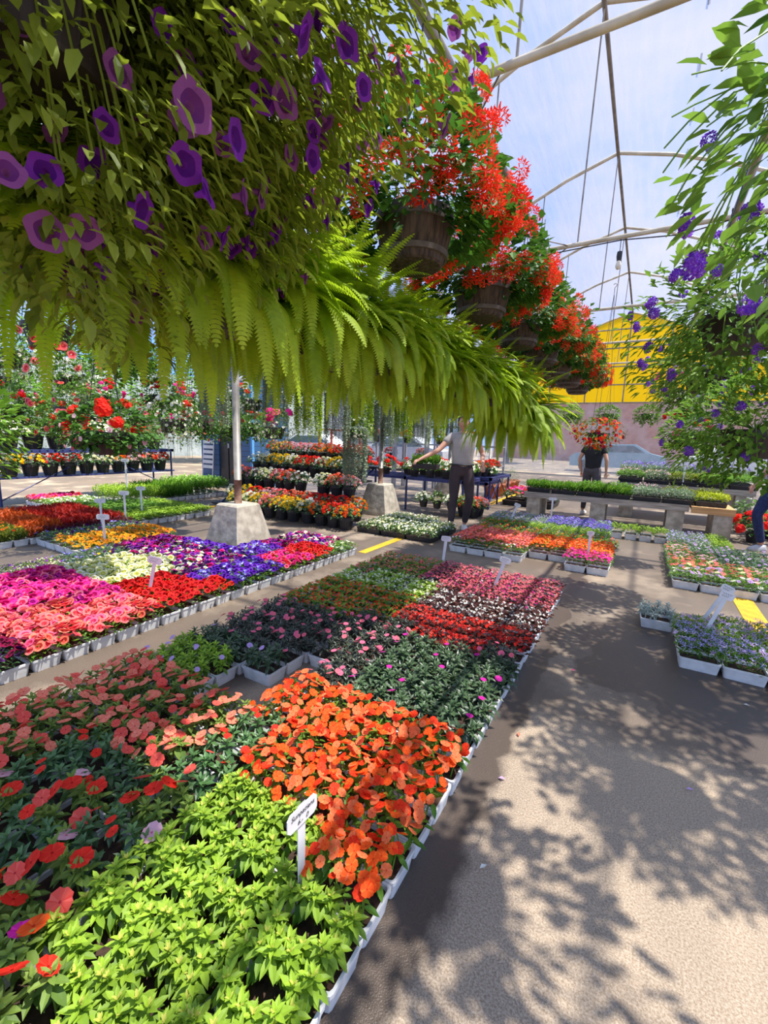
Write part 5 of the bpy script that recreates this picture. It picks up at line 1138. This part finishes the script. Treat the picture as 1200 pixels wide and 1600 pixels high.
    for s,k in ((-1,'L'),(1,'R')):
        kn=J['kn'+k]; an=J['an'+k]; hp=(s*.095,0,.88); i=len(V); V+=[hp,lerp(hp,kn,.5),kn,lerp(kn,an,.4),lerp(kn,an,.93)]; Rr+=[.098,.088,.066,.062,.048]; E+=[(1,i),(i,i+1),(i+1,i+2),(i+2,i+3),(i+3,i+4)]
    skin_mesh('trousers',V,E,Rr,legs,t)
    for k in 'LR':
        an=J['an'+k]; mb=MB(); out=[]
        for z,g in ((0,1.0),(.025,1.02),(.05,.92),(.085,.62)):
            for q in range(16):
                a=2*PI*q/16; x=.046*g*math.cos(a); y_=.135*math.sin(a)*(g if z<.06 else .5)-.055*(1 if z<.06 else .15); out.append((an[0]+x,an[1]+y_,an[2]-.08+z))
        mb.raw(out,[(j*16+q,j*16+(q+1)%16,(j+1)*16+(q+1)%16,(j+1)*16+q) for j in range(3) for q in range(16)]+[tuple(range(16))[::-1],tuple(range(48,64))]); mb.obj('shoe',shoe,t,smooth=True)
    return t
GSH=plain('grey shirt cloth',(150,146,140),(172,168,162),5,.9); DTR=plain('dark brown trousers',(52,42,44),(66,54,56),6,.9); WSH=plain('white sneaker',(220,216,212),(238,236,232),8,.6)
HAIR=plain('dark hair',(26,18,14),(44,30,24),30,.6,stretch=(1,1,.2)); HAIRG=plain('brown hair',(70,44,30),(96,62,44),30,.6,stretch=(1,1,.2))
BLKT=plain('black tee cloth',(24,22,26),(36,34,40),6,.9); NAVY=plain('navy jeans',(24,34,70),(38,50,92),30,.9)
JM=dict(elL=(-.36,-.10,1.20),wrL=(-.60,-.24,1.08),elR=(.29,.02,1.16),wrR=(.26,-.20,1.02),knL=(-.10,-.03,.50),anL=(-.12,.02,.085),knR=(.13,-.06,.50),anR=(.10,.12,.085),hip=(0,.01,.93),head=(-.02,-.05,1.60))
pm_=person('man in a grey shirt and dark trousers holding out a flat of seedlings',(-2.34,6.28,0),R(28),JM,GSH,DTR,WSH,HAIR,1.80)
mb=MB(); mb.tube([(math.cos(a)*.168,.01+math.sin(a)*.128,1.0) for a in [2*PI*i/20 for i in range(21)]],.013,6); mb.obj('belt',BLK,pm_)
put_tray('fgreen','plant_flat','black flat of light green seedlings held out by the man in grey',None,-2.93,6.27,.93,.2,flat=True,scale=1.0)
JW=dict(elL=(-.27,.04,1.16),wrL=(-.25,-.06,.92),elR=(.27,.04,1.16),wrR=(.25,-.06,.92),knL=(-.10,-.02,.50),anL=(-.10,.02,.085),knR=(.10,-.02,.50),anR=(.10,.04,.085))
person('woman in a black short sleeved top behind the bench, head hidden by a flower basket',(-.84,9.5,0),R(165),JW,BLKT,plain('grey trousers',(70,62,66),(84,76,80),6,.9),WSH,HAIRG,1.66)
J3=dict(elL=(-.27,.04,1.16),wrL=(-.27,-.1,.94),elR=(.27,.04,1.16),wrR=(.27,-.1,.94),knL=(-.10,-.16,.52),anL=(-.10,-.02,.085),knR=(.10,.02,.50),anR=(.10,.28,.085))
person('person in navy jeans and pale sneakers walking at the right edge',(1.60,7.66,0),R(-62),J3,plain('blue jacket',(40,50,90),(52,62,104),6,.9),NAVY,plain('grey sneaker',(170,172,176),(200,200,204),8,.6),HAIRG,1.72)

# ------------------------------------------------------------------ outside
def car(lab,x,y,rz,col):
    t=thing('parked_car',lab,'car',(x,y,0),rz); P=[(-2.1,.3),(-2.15,.75),(-1.9,.95),(-1.3,1.02),(-.6,1.45),(.8,1.48),(1.5,1.05),(2.1,.9),(2.15,.5),(2.05,.28)]
    mb=MB(); n=len(P); V=[(a,-.85*(1-.12*(z>1.2)),z) for a,z in P]+[(a,.85*(1-.12*(z>1.2)),z) for a,z in P]
    mb.raw(V,[tuple(range(n))[::-1],tuple(range(n,2*n))]+[(i,(i+1)%n,n+(i+1)%n,n+i) for i in range(n)]); mb.obj('body',col,t)
    mb=MB()
    for s in (-1,1): mb.raw([(-1.1,s*.86,1.04),(-.55,s*.80,1.38),(.72,s*.80,1.41),(1.25,s*.86,1.07)],[(0,1,2,3)])
    mb.obj('side_window',plain('car glass',(60,76,90),(80,96,110),3,.1),t)
    for a in (-1.35,1.35):
        for s in (-1,1):
            mb=MB(); mb.tube([(a,s*.70,.32),(a,s*.90,.32)],.32,18); mb.obj('wheel',BLK,t)
car('pale blue car parked outside the clear end wall',-1.2,25.5,0,plain('pale blue paint',(120,156,184),(136,170,196),3,.25)); car('white car parked outside, to the right of the blue car',3.6,26.2,0.05,plain('white paint',(205,210,214),(220,224,226),3,.25))
car('silver car parked beyond the racks',-9.5,17.5,.2,plain('silver paint',(170,176,182),(186,190,196),3,.25)); car('white car parked beyond the racks near the kiosk',-15.0,18,.2,MATS['white paint'])
mb=MB(); mb.box(-12,16,40,41,0,5); struct(mb.obj('wall_beyond',plain('orange brick',(176,110,84),(200,134,106),3,.9)))
mb=MB(); mb.box(-60,-16,34,35,0,7); struct(mb.obj('wall_far',plain('pale stucco far',(200,200,196),(214,214,210),2,.9)))
mb=MB(); mb.box(-24,-23,-5,30,0,4.5); struct(mb.obj('wall_left',plain('pale outside wall',(120,134,136),(160,170,172),2,.9)))
def tree(lab,x,y,h,r,seed):
    t=thing('street_tree',lab,'tree',(x,y,0)); mb=MB(); mb.tube([(0,0,0),(.1,0,h*.5),(0,.1,h*.75)],[.16,.12,.06],8); mb.obj('trunk',plain('bark',(70,56,44),(96,78,62),8,.9),t)
    q=random.Random(seed); mb=MB()
    for k in range(2600):
        a=q.uniform(0,6.3); z=q.uniform(-1,1); rr=math.sqrt(1-z*z)*q.random()**.4; mb.put(L4w,(r*rr*math.cos(a),r*rr*math.sin(a),h*.7+r*.8*z),(math.cos(a),math.sin(a),q.uniform(-.5,.5)),(0,0,1),.22,q.random())
    mb.obj('crown',G_mid,t)
for i,(x,yy) in enumerate([(-19,9),(-18,14.5),(-14,24),(-8,30),(-19,3)]): tree(['leafy street tree outside beyond the left tables','leafy street tree outside behind the kiosk','leafy street tree outside beyond the racks','leafy street tree far down the street','leafy street tree outside at the far left'][i],x,yy,4.6,2.2,i)

# ------------------------------------------------------------------ sky, sun, camera
w=bpy.data.worlds.new('World'); bpy.context.scene.world=w; w.use_nodes=True; nt=w.node_tree; nt.nodes.clear(); N=nt.nodes.new; L=nt.links.new
tc=N('ShaderNodeTexCoord'); mp=N('ShaderNodeMapping'); mp.inputs['Scale'].default_value=(1,1,2.2); L(tc.outputs['Generated'],mp.inputs[0])
nz=N('ShaderNodeTexNoise'); nz.inputs['Scale'].default_value=2.3; nz.inputs['Detail'].default_value=7; nz.inputs['Roughness'].default_value=.55; L(mp.outputs[0],nz.inputs[0])
cr=N('ShaderNodeValToRGB'); L(nz.outputs[0],cr.inputs[0]); cr.color_ramp.elements[0].position=.42; cr.color_ramp.elements[0].color=(.15,.32,.74,1); cr.color_ramp.elements[1].position=.66; cr.color_ramp.elements[1].color=(.46,.49,.62,1)
bg=N('ShaderNodeBackground'); bg.inputs[1].default_value=1.75; L(cr.outputs[0],bg.inputs[0]); o=N('ShaderNodeOutputWorld'); L(bg.outputs[0],o.inputs[0])
sd=bpy.data.lights.new('sun','SUN'); sd.energy=13.5; sd.angle=R(.8); sd.color=(1,.93,.82); so=link('sun',sd)
dirv=Vector((-.36,-.17,-1.0)); so.rotation_euler=dirv.to_track_quat('-Z','Y').to_euler()
cd=bpy.data.cameras.new('camera'); cd.sensor_fit='HORIZONTAL'; cd.sensor_width=36; cd.lens=681/1200*36; cd.clip_start=.02; cd.clip_end=200
co=link('camera',cd); Xr=(0.85973643,-0.11196469,0.49831434); Yr=(0.50974957,0.12743739,-0.850832); Zr=(0.03175926,0.9855068,0.16663652)
co.matrix_world=Matrix((Xr+(0,),Yr+(0,),Zr+(1.38,),(0,0,0,1))); bpy.context.scene.camera=co
sc=bpy.context.scene; sc.view_settings.view_transform='Standard'; sc.view_settings.look='None'; sc.view_settings.exposure=.22; sc.view_settings.gamma=1.1
sc.render.engine='CYCLES'; cy=sc.cycles; cy.max_bounces=6; cy.diffuse_bounces=3; cy.glossy_bounces=2; cy.transmission_bounces=3; cy.transparent_max_bounces=10; cy.use_denoising=True; cy.sample_clamp_indirect=6; cy.caustics_reflective=False; cy.caustics_refractive=False
